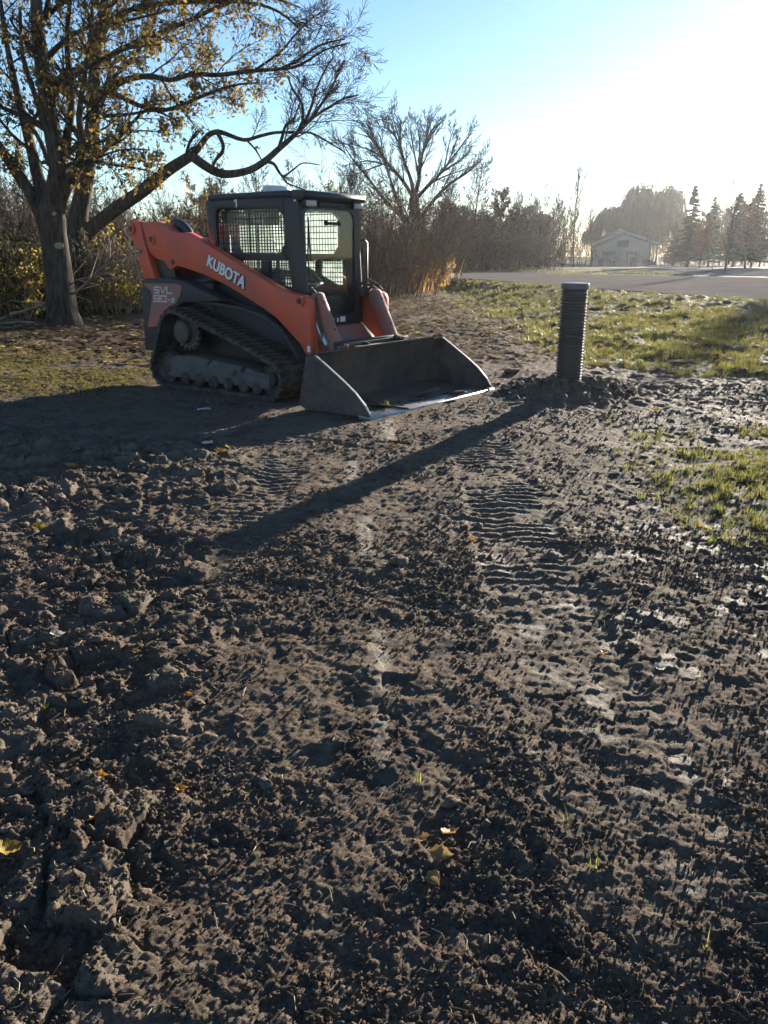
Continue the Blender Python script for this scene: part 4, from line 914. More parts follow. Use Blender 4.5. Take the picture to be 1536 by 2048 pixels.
    # inside the cab
    b = MB(); b.box((-0.82, 0, 0.98), (0.50, 0.50, 0.14), None, 0.04); b.box((-1.07, 0, 1.30), (0.13, 0.48, 0.62), Matrix.Rotation(-0.12, 3, 'Y'), 0.05); b.box((-1.12, 0, 1.68), (0.09, 0.26, 0.17), None, 0.035); P(b, 'operator_seat', M['seat'])
    for y in (-0.30, 0.30):
        b = MB(); b.box((-0.70, y, 1.13), (0.46, 0.13, 0.07), None, 0.02); b.tube([(-0.52, y, 1.13), (-0.50, y, 1.26), (-0.46, y, 1.31)], [0.022, 0.016, 0.028], 8); b.box((-0.45, y, 1.33), (0.05, 0.05, 0.11), None, 0.02); P(b, 'joystick_console', M['seat'])
    b = MB(); b.tube([(-0.55, -0.25, 1.25), (-0.35, -0.2, 1.12), (-0.28, 0, 1.10), (-0.35, 0.2, 1.12), (-0.55, 0.25, 1.25)], 0.025, 8); P(b, 'lap_bar', M['seat'])
    b = MB(); b.prism([(-0.32, 0.72), (-0.10, 0.72), (-0.10, 0.90), (-0.20, 1.00), (-0.32, 0.92)], 0.06, 0.36, 0.02); b.box((-0.25, -0.18, 0.86), (0.16, 0.26, 0.05), Matrix.Rotation(0.35, 3, 'Y'), 0.01); P(b, 'foot_pedals', M['seat'])
    b = MB(); b.box((-0.70, 0, 0.71), (1.3, 0.92, 0.03)); P(b, 'cab_floor', M['black'])
    b = MB(); b.prism([(-0.45, 1.90), (-0.28, 1.90), (-0.28, 1.70), (-0.34, 1.66), (-0.42, 1.72)], -0.30, -0.18, 0.015); P(b, 'overhead_console', M['seat'])
    b = MB(); b.box((-0.70, 0.02, 1.945), (1.25, 0.84, 0.02)); P(b, 'headliner', M['panel'])
    # ---- bucket
    sidep = [(0.575, 0.505), (0.69, 0.522), (0.835, 0.435), (1.02, 0.319), (1.172, 0.214), (1.285, 0.107), (1.335, 0.035), (1.345, 0.012), (0.56, -0.004), (0.49, 0.03), (0.472, 0.06), (0.523, 0.274)]
    b = MB()
    shell = [(0.69, 0.535), (0.575, 0.515), (0.535, 0.30), (0.488, 0.075), (0.505, 0.035), (0.565, 0.012), (1.30, 0.010)]
    off = [(0.686, 0.549), (0.562, 0.527), (0.520, 0.302), (0.470, 0.074), (0.49, 0.020), (0.56, -0.006), (1.30, -0.006)]
    b.prism(shell+off[::-1], -1.085, 1.085); bk = P(b, 'bucket', M['bucket'], root, 40)
    for sd_ in (-1, 1):
        y2, y3 = sorted((1.107*sd_, 1.087*sd_)); b = MB(); b.prism(sidep, y2, y3); P(b, 'side_plate', M['bucket'], bk)
        b = MB(); e = sidep[1:8]
        for (x0, z0), (x1, z1) in zip(e, e[1:]):
            a = math.atan2(z1-z0, x1-x0); b.box(((x0+x1)/2, 1.097*sd_, (z0+z1)/2+0.002), (math.hypot(x1-x0, z1-z0)+0.006, 0.0245, 0.008), Matrix.Rotation(-a, 3, 'Y'))
        P(b, 'side_edge', M['bright_edge'], bk)
        b = MB(); b.prism([(1.16, 0.02), (1.16, 0.115), (1.25, 0.09), (1.33, 0.012)], *sorted((1.118*sd_, 1.108*sd_)), 0.003); P(b, 'side_cutter', M['bucket'], bk)
    b = MB(); b.prism([(1.22, 0.018), (1.365, 0.004), (1.375, -0.010), (1.22, -0.012)], -1.12, 1.12, 0.002); P(b, 'cutting_edge', M['bright_edge'], bk)
    b = MB(); b.prism([(0.60, 0.53), (0.70, 0.538), (0.70, 0.552), (0.60, 0.546)], -0.42, 0.42); b.box((0.58, 0, 0.555), (0.02, 1.1, 0.05), None, 0.004); P(b, 'spill_guard', M['bucket'], bk)
    # dirt left in the bucket and on its rim
    def dirt(c, s, nm='caked_dirt'):
        o = link(nm, random.choice(clod_meshes), bk); o.location = c; o.scale = s; o.rotation_euler = (random.uniform(-.3, .3), random.uniform(-.3, .3), random.uniform(0, 6)); return o
    for c, s in (((0.64, -0.62, 0.555), (0.07, 0.10, 0.05)), ((0.60, 0.30, 0.58), (0.055, 0.08, 0.06)), ((0.62, 0.38, 0.57), (0.06, 0.06, 0.05)), ((0.6, -0.2, 0.56), (0.05, 0.05, 0.03)), ((0.66, 0.95, 0.55), (0.03, 0.04, 0.03)),
                 ((1.15, -0.55, 0.012), (0.13, 0.30, 0.035)), ((1.12, -0.05, 0.012), (0.12, 0.30, 0.03)), ((1.16, 0.45, 0.012), (0.11, 0.34, 0.035)), ((1.0, -0.75, 0.012), (0.14, 0.22, 0.04)), ((0.95, 0.1, 0.012), (0.16, 0.4, 0.035)), ((0.8, -0.3, 0.012), (0.2, 0.5, 0.05)), ((1.2, 0.85, 0.012), (0.08, 0.2, 0.035))): dirt(c, s)
    for k in range(26): dirt((random.uniform(0.85, 1.30), random.uniform(-1.0, 1.0), 0.02), (random.uniform(.02, .045),)*3)
    for c, s in (((1.18, -0.62, 0.03), 0.07), ((1.10, -0.55, 0.03), 0.06)):
        o = link('grass_clump', tufts[0].data, bk); o.location = c; o.scale = (s, s, s)
    return root
loader = build_loader()
# ---------------------------------------------------------------- trees
class Limbs:
    """collects tapered limbs; thin ones get three sides"""
    def __init__(s): s.V = []; s.F = []; s.n = 0
    def add(s, pts, rad, sides):
        m = len(pts); base = s.n; ref = None
        for i in range(m):
            d = pts[min(i+1, m-1)]-pts[max(i-1, 0)]
            if d.length < 1e-9: d = Vector((0, 0, 1))
            d.normalize()
            if ref is None: ref = d.orthogonal().normalized()
            ref = ref-d*ref.dot(d)
            ref = ref.normalized() if ref.length > 1e-6 else d.orthogonal().normalized()
            b = d.cross(ref); r = rad[i]
            for k in range(sides):
                a = 6.2832*k/sides; s.V.append(pts[i]+ref*(r*math.cos(a))+b*(r*math.sin(a)))
        for i in range(m-1):
            for k in range(sides):
                k2 = (k+1) % sides; q = base+i*sides
                s.F.append((q+k, q+k2, q+sides+k2, q+sides+k))
        s.n += m*sides
    def mesh(s, name, mat, smooth=True): return npmesh(name, np.array([tuple(v) for v in s.V]), np.array(s.F), mat, smooth)
def rnd_dir(rr):
    while True:
        v = Vector((rr.uniform(-1, 1), rr.uniform(-1, 1), rr.uniform(-1, 1)))
        if 0.05 < v.length < 1: return v.normalized()
def grow(rr, T, p, d, L, r, lev, P, tips):
    """one limb and, through recursion, everything that springs from it"""
    ns = P['seg'][lev]; pts = [p.copy()]; rad = [r]; dirs = [d.copy()]; tipf = P.get('tip', 0.35)
    for i in range(ns):
        d = (d+rnd_dir(rr)*P['wob'][lev]+Vector((0, 0, P['up'][lev]))).normalized()
        p = p+d*(L/ns); pts.append(p.copy()); dirs.append(d.copy()); rad.append(max(r*(1-(1-tipf)*(i+1)/ns), P['rmin']))
    T[0 if lev <= P.get('trunk_lev', 0) else 1].add(pts, rad, 8 if r > 0.09 else (5 if r > 0.03 else 3))
    if lev >= P['max']-1: tips.append((pts[-1], d.copy(), lev)); tips.append((pts[len(pts)//2], d.copy(), lev))
    if lev < P['max']: sprout(rr, T, pts, rad, L, lev, P, tips)
def sprout(rr, T, pts, rad, L, lev, P, tips, t0=None, n=None):
    t0 = P['t0'][lev] if t0 is None else t0; n = P['n'][lev] if n is None else n; ns = len(pts)-1; az = rr.uniform(0, 6.28)
    for k in range(n):
        t = t0+(1-t0)*(k+rr.random())/n; f = t*ns; i = min(int(f), ns-1); u = f-i
        q = pts[i]+(pts[i+1]-pts[i])*u; rq = rad[i]+(rad[i+1]-rad[i])*u; ax = (pts[i+1]-pts[i]).normalized()
        az += 2.4+rr.uniform(-.5, .5); o = ax.orthogonal().normalized(); side = (o*math.cos(az)+ax.cross(o)*math.sin(az))
        ang = R(P['ang'][lev]*rr.uniform(0.7, 1.25)); cd_ = (ax*math.cos(ang)+side*math.sin(ang)).normalized()
        cl = L*P['lr'][lev]*(1-0.45*t)*rr.uniform(0.6, 1.2)
        grow(rr, T, q, cd_, cl, max(min(rq*P['rr'][lev], rq*0.8), P['rmin']), lev+1, P, tips)
def leaf_cards(rr, tips, per, size, spread, droop=0.3):
    """one folded leaf shape after another round the twig ends"""
    V = []; Fq = []
    for (p, d, lev) in tips:
        for k in range(per if isinstance(per, int) else (1 if rr.random() < per else 0)):
            c = p+rnd_dir(rr)*spread*rr.random()-Vector((0, 0, droop*spread*rr.random())); s = size*rr.uniform(0.55, 1.15)
            a = (rnd_dir(rr)+Vector((0, 0, -0.7))).normalized(); b = a.cross(rnd_dir(rr)).normalized(); nrm = a.cross(b); q = len(V)
            w = rr.uniform(.24, .44); h = rr.uniform(-.1, .3); V += [c-a*s*.5, c+b*s*w+nrm*s*h-a*s*.1, c+a*s*.55+nrm*s*rr.uniform(-.2, .2), c-b*s*w*.9+nrm*s*h]; Fq.append((q, q+1, q+2, q+3))
    return np.array([tuple(v) for v in V]), np.array(Fq)
def make_tree(name, loc, T, leaves, mats, label, cat='tree', group=None, rz=0.0, crown_name='branches'):
    root = empty(name, loc, rz); tag(root, label, cat, group)
    if T[0].n: link('trunk', T[0].mesh('trunk', mats[0]), root)
    if T[1].n: link(crown_name, T[1].mesh(crown_name, mats[1]), root)
    if leaves is not None and len(leaves[0]):
        f = link('foliage', npmesh('foliage', leaves[0], leaves[1], mats[2]), root); f['kind'] = 'stuff'
    return root
def tall(root):
    bpy.context.view_layer.update()
    return max((max(v[2] for v in c.bound_box) for c in root.children if c.type == 'MESH'), default=1.0)
def gz(x, y): return float(macro(np.array([x]), np.array([y]))[0])

def traced(rr, T, D, pix, P, tips, lev=1, dens=1.0, dvar=0.0, t0=0.15, which=0, extra=1.0):
    """a limb followed through photo pixels (u, v, width) at distance D, bending in depth as it goes"""
    pts = []; rad = []; n = len(pix); sw = rr.uniform(-1, 1)*dvar
    for i, q in enumerate(pix):
        Dq = D+(q[3] if len(q) > 3 else sw*i/max(1, n-1)); pts.append(at(q[0], q[1], Dq)); rad.append(q[2]*0.42*Dq/F_PX)
    # round the corners
    fp = []; fr = []
    for i in range(n-1):
        p0 = pts[max(i-1, 0)]; p1 = pts[i]; p2 = pts[i+1]; p3 = pts[min(i+2, n-1)]
        for k in range(3):
            t = k/3; fp.append(0.5*((2*p1)+(p2-p0)*t+(2*p0-5*p1+4*p2-p3)*t*t+(3*p1-p0-3*p2+p3)*t**3)); fr.append(rad[i]+(rad[i+1]-rad[i])*t)
    fp.append(pts[-1]); fr.append(rad[-1])
    T[which].add(fp, fr, 12 if fr[0] > 0.12 else 8)
    L = sum((fp[k+1]-fp[k]).length for k in range(len(fp)-1))
    if dens > 0: sprout(rr, T, fp, fr, L*extra, lev, P, tips, t0, max(2, int(dens*L*P['per_m'])))
    return fp
# ---- the maple in front on the left, still carrying dry leaves
def big_maple():
    rr = random.Random(3); T = (Limbs(), Limbs()); tips = []
    P = dict(seg=[8, 6, 5, 4, 2], wob=[.1, .14, .18, .22, .25], up=[.05, .03, .02, -.01, -.03], t0=[.3, .15, .12, .15, .1], n=[5, 6, 8, 7, 4], ang=[40, 52, 48, 45, 42], lr=[.5, .36, .55, .55, .6], rr=[.6, .42, .5, .55, .6], rmin=0.0065, max=4, per_m=2.0, trunk_lev=0)
    D = 17.6; z0 = gz(-6.7, D)
    b = at(126, 652, D); 
    # trunk with a flared foot
    t = T[0]
    px = [(128, 662, 86), (127, 648, 74), (124, 620, 64), (119, 560, 57), (113, 510, 55), (107, 470, 55), (102, 440, 62), (98, 420, 60)]
    pts = [at(u, v, D) for u, v, w in px]; pts[0].z = z0-0.15
    rad = [w*.44*D/F_PX for u, v, w in px]; t.add(pts, rad, 22)
    # furrowed bark: push ridges in and out along the trunk
    nv = 22
    for i, v in enumerate(t.V[:len(px)*nv]):
        c = pts[i//nv]; a = math.atan2(v.y-c.y, v.x-c.x); k = 1+0.045*math.sin(a*7+i//nv*0.35)+0.03*math.sin(a*13)
        if i < nv*2: k += 0.12*max(0, math.sin(a*3+1))
        t.V[i] = Vector((c.x+(v.x-c.x)*k, c.y+(v.y-c.y)*k, v.z))
    J = lambda *p, **k: traced(rr, T, D, p, P, tips, **k)
    J((100, 430, 56), (112, 380, 46), (118, 335, 42), (108, 280, 38), (97, 220, 34), (85, 140, 30), (76, 60, 27), (72, -20, 22), (76, -120, 14), t0=.25, dvar=.8)
    J((112, 425, 36), (132, 375, 28), (158, 330, 18), (164, 280, 16), (158, 235, 13), (165, 180, 11), (176, 110, 8), (182, 40, 6), dvar=-1.0)
    J((84, 428, 34), (60, 385, 28), (30, 340, 24), (2, 298, 20), (-40, 240, 15), (-80, 190, 9), dvar=1.2)
    J((92, 420, 34), (74, 345, 26), (58, 280, 21), (40, 210, 17), (22, 130, 13), (6, 40, 10), (-8, -60, 6), dvar=-1.2)
    J((118, 340, 26), (130, 290, 20), (142, 225, 17), (140, 160, 14), (134, 90, 12), (140, 0, 9), (148, -90, 5), dvar=1.5)
    J((112, 300, 24), (90, 250, 17), (70, 190, 12), (45, 110, 10), (40, 20, 7), dvar=1.0)
    J((98, 330, 12), (82, 285, 10), (60, 250, 8), (42, 236, 5), dvar=-1.2)
    J((130, 330, 9), (180, 322, 8), (230, 330, 6), (290, 340, 4), (330, 356, 2), dvar=-1.5)
    J((120, 395, 10), (150, 350, 8), (185, 322, 6), (240, 300, 4), (300, 300, 2.5), dvar=-1.0)
    J((96, 200, 14), (140, 160, 10), (200, 120, 8), (260, 96, 6), (320, 90, 3), dvar=-1.5)
    J((84, 130, 14), (130, 80, 10), (190, 50, 8), (260, 40, 6), (340, 20, 3), dvar=-1.0)
    J((75, 50, 12), (120, 10, 9), (180, -30, 7), (250, -40, 4), dvar=-1.0)
    tp = [q for q in tips if rr.random() < 0.25]
    lv = leaf_cards(rr, tp, 2, 0.105, 0.15, 0.8)
    root = empty('maple_tree', (0, 0, 0)); tag(root, 'stout maple in front at left with furrowed trunk and dry brown leaves', 'tree')
    o = link('trunk', T[0].mesh('trunk', M['bark_maple']), root); link('branches', T[1].mesh('branches', M['bark_dark']), root)
    f = link('foliage', npmesh('foliage', lv[0], lv[1], M['maple_leaf']), root); f['kind'] = 'stuff'
    # sawn-off limb scars
    for (u, v, w) in ((118, 491, 0.085), (107, 427, 0.05)):
        p = at(u, v, D-0.25); bm_ = MB(); bm_.lathe([(1.0, -0.6), (1.0, 0.0), (0.9, 0.08), (0.002, 0.1)], 16, Matrix.Translation(p) @ Matrix.Rotation(R(78), 4, 'X') @ Matrix.Diagonal((w*1.1, w*0.75, 0.02, 1)))
        bm_.build('cut_scar', M['wood_cut'], root, 40)
    return root
big_maple()
# ---- the leaning tree behind it: one long limb reaching over the machine
def leaning_tree():
    rr = random.Random(11); T = (Limbs(), Limbs()); tips = []; D = 22.5
    P = dict(seg=[8, 6, 5, 4, 2], wob=[.1, .14, .18, .2, .22], up=[.05, .02, .03, .03, .02], t0=[.3, .15, .12, .12, .1], n=[5, 6, 10, 7, 5], ang=[40, 42, 36, 36, 36], lr=[.5, .36, .58, .58, .6], rr=[.6, .40, .5, .55, .6], rmin=0.0055, max=4, per_m=2.1, trunk_lev=0)
    leafy_tips = []
    def J(*p, tp=None, **k): return traced(rr, T, D, p, P, tips if tp is None else tp, **k)
    J((150, 620, 52), (151, 560, 46), (152, 500, 44), (156, 440, 42), (165, 390, 38), (176, 320, 35), (185, 250, 31), (188, 180, 27), (192, 110, 23), (205, 30, 19), (218, -60, 13), (230, -150, 7), dens=.9, t0=.4, tp=leafy_tips, dvar=1)
    bare = tips
    J((152, 492, 33.6), (185, 456, 31.9), (235, 416, 30.2), (285, 382, 28.6), (330, 345, 26.0), (365, 322, 23.5), (385, 310, 21.8), dens=0.25, t0=.3)
    J((383, 312, 18.5), (400, 292, 14.3), (415, 272, 12.6), (432, 264, 11.8), (450, 267, 10.1), (488, 280, 8.4), (520, 272, 7.6), (553, 265, 6.7), (600, 265, 5.9), (622, 266, 5.0), (650, 280, 4.2), (690, 305, 2.5), dens=.5, t0=.35, dvar=-1)
    J((384, 312, 21.0), (408, 330, 20.2), (435, 345, 18.5), (462, 348, 16.8), (500, 340, 15.1), (530, 322, 14.3), (555, 300, 12.6), (585, 274, 10.1), (610, 250, 8.4), (630, 232, 6.7), (660, 214, 5.0), (690, 196, 4.2), (718, 190, 2.5), dens=1.0, t0=.5, extra=1.25)
    J((436, 268, 9), (446, 288, 8), (444, 305, 8), (430, 322, 7), (424, 345, 4), dens=.3)
    J((556, 302, 9), (565, 272, 7), (572, 250, 6), (588, 236, 4), (600, 205, 3), dens=1.2, extra=1.6)
    J((596, 264, 9), (606, 240, 7), (603, 205, 6), (585, 178, 5), (575, 150, 3), dens=1.2, extra=1.5)
    J((607, 252, 8), (622, 215, 6), (632, 180, 5), (650, 140, 4), (668, 112, 2), dens=1.3, extra=1.4)
    J((618, 243, 8), (645, 205, 6), (668, 165, 5), (690, 120, 3), dens=1.3, extra=1.4)
    J((530, 322, 9), (548, 328, 7), (558, 344, 6), (568, 352, 5), (588, 338, 4), (606, 326, 3), (640, 330, 2), dens=.8)
    J((566, 352, 5), (574, 366, 4), (600, 376, 3), (640, 392, 2), dens=.7)
    J((493, 280, 5), (510, 298, 4), (522, 318, 3), (526, 330, 2), dens=.5)
    # level limbs of the upright stem, half of them leafy
    J((188, 200, 16), (215, 180, 15), (250, 160, 13), (300, 152, 11), (340, 160, 10), (385, 148, 10), (435, 150, 9), (503, 142, 8), (560, 138, 7), (600, 130, 6), (650, 100, 4), (700, 85, 2), dens=1.2, t0=.2, tp=leafy_tips, extra=.85)
    J((195, 192, 12), (235, 190, 11), (275, 210, 10), (330, 220, 9), (375, 205, 8), (420, 186, 7), (470, 170, 5), (520, 165, 3), dens=1.0, tp=leafy_tips, extra=.85)
    J((178, 240, 10), (215, 232, 8), (262, 228, 6), (310, 222, 5), (350, 240, 3), dens=1.0, tp=leafy_tips)
    J((192, 130, 14), (240, 100, 12), (310, 70, 10), (380, 40, 9), (450, 8, 8), (520, -10, 6), (600, 15, 3), dens=1.1, tp=leafy_tips, extra=.85)
    J((200, 60, 12), (260, 20, 10), (340, 6, 9), (420, 4, 8), (500, 5, 7), (560, 25, 5), (600, 60, 3), dens=1.2, tp=leafy_tips, extra=.9)
    J((510, 140, 6), (560, 105, 5), (590, 70, 4), (620, 40, 3), (650, 20, 2), dens=1.2, extra=1.2)
    J((560, 138, 6), (600, 118, 5), (640, 90, 4), (690, 78, 3), dens=1.2, extra=1.3)
    J((210, 20, 9), (280, -30, 8), (380, -60, 7), (480, -70, 5), dens=1.0, tp=leafy_tips)
    lt = [q for q in leafy_tips if rr.random() < (0.36 if q[0].x < -2.9 else (0.14 if q[0].x < -2.0 else 0.015))]
    lt += [q for q in bare if rr.random() < 0.03 and q[0].x < -4.0]
    lv = leaf_cards(rr, lt, 2, 0.115, 0.18, 0.9)
    root = empty('leaning_tree', (0, 0, 0)); tag(root, 'tall forked tree behind the maple with a long crooked limb over the cab', 'tree')
    link('trunk', T[0].mesh('trunk', M['bark_maple']), root); link('branches', T[1].mesh('branches', M['bark_dark']), root)
    f = link('foliage', npmesh('foliage', lv[0], lv[1], M['maple_leaf']), root); f['kind'] = 'stuff'
leaning_tree()
# ---- broad bare tree beyond the brush
def spreading_tree():
    rr = random.Random(21); T = (Limbs(), Limbs()); tips = []; D = 50
    P = dict(seg=[8, 7, 6, 4, 2], wob=[.06, .07, .10, .14, .16], up=[.08, .05, .05, .05, .04], t0=[.3, .22, .15, .12, .1], n=[5, 9, 9, 6, 4], ang=[30, 24, 28, 30, 32], lr=[.7, .42, .5, .52, .5], rr=[.6, .5, .55, .6, .6], rmin=0.0095, tip=.25, max=4, per_m=2.0, trunk_lev=0)
    J = lambda *p, **k: traced(rr, T, D, p, P, tips, **k)
    J((856, 530, 28), (850, 500, 22), (848, 470, 22), (838, 448, 24), (830, 425, 25), (828, 395, 22), dens=0)
    tops = [(688, 300), (700, 262), (716, 240), (735, 228), (757, 226), (778, 222), (798, 226), (818, 220), (840, 224), (862, 218), (882, 222), (897, 214), (908, 236), (922, 244), (934, 262), (946, 284), (950, 318), (700, 335)]
    leaders = [((828, 398, 13), (806, 362, 11), (778, 330, 8), (758, 300, 5)), ((828, 396, 14), (822, 360, 12), (808, 322, 9), (800, 285, 5)), ((829, 398, 15), (838, 358, 13), (842, 320, 10), (852, 282, 6)), ((830, 400, 13), (856, 372, 11), (882, 346, 8), (903, 318, 5))]
    for q in leaders: J(*[(a_, b_, w_*.68) for a_, b_, w_ in q], (q[-1][0]+(q[-1][0]-828)*.5, q[-1][1]-50, 1.4), dens=.9, dvar=rr.choice((-2.5, 2.5)), t0=.2)
    for k, (u, v) in enumerate(tops):
        v += 16; u = 828+(u-828)*0.96
        ld = min(leaders, key=lambda q: abs(q[-1][0]-(828+(u-828)*0.55))+rr.uniform(0, 22)); t = rr.uniform(0.25, 0.98)*(len(ld)-1); i = min(int(t), len(ld)-2); w0 = ld[i][2]+(ld[i+1][2]-ld[i][2])*(t-i)
        u0 = ld[i][0]+(ld[i+1][0]-ld[i][0])*(t-i); v0 = ld[i][1]+(ld[i+1][1]-ld[i][1])*(t-i)
        bow = rr.uniform(0.15, 0.45); m1 = (u0+(u-u0)*bow, v0+(v-v0)*0.36); m2 = (u0+(u-u0)*(bow+0.36), v0+(v-v0)*0.70)
        J((u0, v0, min(w0*0.6, rr.uniform(4, 6))), (m1[0], m1[1], rr.uniform(2.6, 3.8)), (m2[0], m2[1], rr.uniform(2, 3.2)), (u+rr.uniform(-5, 5), v+rr.uniform(-4, 14), 1.1), dens=1, dvar=rr.choice((-3.5, -2, 2, 3.5)), t0=.22)
    J((838, 440, 10), (872, 395, 8), (902, 366, 6), (935, 345, 4), (965, 318, 2), dens=.8, dvar=1)
    J((842, 470, 12), (800, 430, 9), (765, 395, 7), (735, 355, 5), (705, 318, 3), (685, 285, 2), dens=.8, dvar=-2)
    J((846, 480, 8), (812, 440, 7), (790, 385, 5), (770, 325, 4), (760, 270, 2), dens=.8, dvar=2)
    root = empty('spreading_tree', (0, 0, 0)); tag(root, 'broad bare tree with fan-shaped crown rising behind the brush', 'tree')
    link('trunk', T[0].mesh('trunk', M['bark_dark']), root); link('branches', T[1].mesh('branches', M['bark_dark']), root)
spreading_tree()

# ---- kinds of tree for the wood; each is built once and then copied
def bare_kind(seed, H, P_over=None, r=0.16, lean=0.05, clear=0.3):
    rr = random.Random(seed); T = (Limbs(), Limbs()); tips = []
    P = dict(seg=[9, 6, 4, 2], wob=[.07, .10, .14, .16], up=[.08, .08, .06, .04], t0=[clear, .15, .12, .1], n=[17, 8, 7, 4], ang=[38, 36, 34, 32], lr=[.42, .45, .5, .5], rr=[.42, .5, .55, .6], rmin=0.021, max=3, tip=.2, trunk_lev=0)
    if P_over: P.update(P_over)
    grow(rr, T, Vector((0, 0, -0.2)), Vector((rr.uniform(-lean, lean), rr.uniform(-lean, lean), 1)).normalized(), H, r, 0, P, tips)
    return T, tips, rr
def place(root, x, y, rz, s=1.0, label=None, group=None, sz=None):
    root.location = (x, y, gz(x, y)); root.rotation_euler = (0, 0, rz); root.scale = (s, s, sz or s)
    if label: root['label'] = label
    if group: root['group'] = group
def xat(u, D): return at(u, 520, D).x
protos = {}
def kind(name, key, builder): protos[key] = builder; return builder
def b_bare(key, seed, H, mats, **k):
    T, tips, rr = bare_kind(seed, H, **k); return make_tree('bare_tree', (0, 0, 0), T, None, mats, 'x', 'tree')
def b_leaf(key, seed, H, leafm, per, size, spread, mats, nm='brown_leaved_tree', **k):
    T, tips, rr = bare_kind(seed, H, **k); return make_tree(nm, (0, 0, 0), T, leaf_cards(rr, tips, per, size, spread, .5), (*mats, leafm), 'x', 'tree')
BG = (M['bark_bg'], M['bark_bg'])
bare1 = b_bare('bare1', 41, 11, BG); bare2 = b_bare('bare2', 42, 12, BG, r=.14, clear=.4, P_over=dict(ang=[28, 30, 32, 30]))
bare3 = b_bare('bare3', 43, 10, BG, r=.2, P_over=dict(ang=[48, 42, 36, 34], lr=[.5, .5, .5, .5]))
pole = b_bare('pole', 44, 13, BG, r=.12, clear=.25, P_over=dict(ang=[22, 26, 30, 30], lr=[.30, .4, .5, .5], n=[22, 8, 6, 3]))
oak = b_leaf('oak', 51, 9, M['brown_leaf'], 3, .22, .35, BG, r=.2, clear=.18, P_over=dict(ang=[55, 46, 40, 36], lr=[.40, .45, .5, .5]))
oak2 = b_leaf('oak2', 52, 7, M['brown_leaf'], 2, .22, .4, BG, r=.16, clear=.12, P_over=dict(ang=[60, 46, 40, 36], lr=[.45, .45, .5, .5]))
gold = b_leaf('gold', 53, 8, M['gold_leaf'], 2, .17, .35, BG, 'golden_tree', r=.13, clear=.2, P_over=dict(ang=[52, 46, 40, 36], lr=[.42, .45, .5, .5]))
used = set()
def put(root, u, D, H, label, rz=None, group=None, base_h=None):
    s = H/tall(root); o = root if root.name not in used else copy_tree(root)
    if o is root: used.add(root.name)
    place(o, xat(u, D), D, random.uniform(0, 6.28) if rz is None else rz, s, label, group); return o
def top_h(v, D): return at(768, v, D).z          # height of a photo row at distance D
# the wood's edge behind the road, each tree where the photo shows it
for (pr, bh, u, v, D, lab) in (
    (bare2, 12, 905, 330, 58, 'slim bare tree close on the right of the broad bare tree'), (bare1, 11, 945, 300, 60, 'pale bare tree leaning past the right side of the broad crown'),
    (oak2, 7, 885, 388, 54, 'round brown-leaved tree below the broad bare crown'), (oak, 9, 1005, 372, 60, 'tallest brown-leaved tree at the middle of the wood edge'), (oak2, 7, 1040, 400, 63, 'lower brown-leaved tree just right of the tallest one'),
    (bare3, 10, 1078, 358, 74, 'bare tree with rounded grey crown left of the pole tree'), (pole, 13, 1148, 330, 72, 'tall narrow bare tree standing above the wood left of the house'), (bare2, 12, 1112, 372, 78, 'thin bare tree left of the tall narrow tree'),
    (bare1, 11, 1182, 402, 82, 'bare tree just left of the cream house gable'), (oak2, 7, 975, 420, 57, 'low brown-leaved tree in front of the wood edge'), (bare2, 12, 1030, 365, 76, 'thin bare tree behind the tallest brown-leaved tree'),
    (bare3, 10, 965, 395, 66, 'bare tree left of the tallest brown-leaved tree'), (bare1, 11, 1060, 395, 68, 'bare twiggy tree in front of the rounded grey crown'), (bare1, 11, 1125, 400, 74, 'bare tree at the foot of the tall narrow tree'),
    (bare2, 12, 712, 300, 46, 'slim bare tree left of the broad crown, behind the cab'), (bare1, 11, 690, 320, 44, 'bare tree half hidden by the cab roof'), (bare3, 10, 750, 385, 40, 'low twiggy tree behind the reddish brush'),
    (gold, 8, 455, 322, 36, 'golden-leaved tree above the cab roof'), (gold, 8, 410, 335, 39, 'second golden-leaved tree at the left of the cab roof'), (bare1, 11, 530, 318, 42, 'bare tree seen over the cab roof'), (bare2, 12, 600, 335, 46, 'bare tree over the front of the cab roof'), (bare3, 10, 345, 380, 40, 'bare tree beyond the crooked limb, left of the cab'),
    (gold, 8, 660, 350, 41, 'ochre-leaved sapling right behind the cab front'), (bare1, 11, 255, 395, 42, 'bare tree far behind the rear of the loader'), (bare3, 10, 190, 400, 45, 'bare tree seen between the two big trunks'), (bare2, 12, 20, 330, 38, 'bare tree at the left picture edge behind the maple'), (bare1, 11, 60, 360, 34, 'bare tree just left of the maple trunk'), (bare3, 10, -20, 380, 30, 'bare twiggy tree cut by the left picture edge')):
    put(pr, u, D, top_h(v, D)-gz(xat(u, D), D), lab, base_h=bh*1.02)
# right-hand group beyond the lot
bare4 = b_bare('bare4', 45, 9.5, BG, r=.17, clear=.22, P_over=dict(ang=[24, 26, 30, 30], lr=[.38, .42, .5, .5], n=[14, 8, 6, 3]))
put(bare4, 1453, 45, top_h(352, 45)-gz(xat(1453, 45), 45), 'bare upright tree on the lawn by the lot, nearest on the right', base_h=9.7)
put(oak, 1400, 66, top_h(420, 66)-gz(xat(1400, 66), 66), 'brown-leaved tree between two spruces right of the house', base_h=9.2)
put(oak, 1492, 60, top_h(400, 60), 'brown-leaved tree behind the upright tree on the right', base_h=9.2); put(bare1, 1520, 72, top_h(375, 72), 'bare tree at the right picture edge', base_h=11.2)
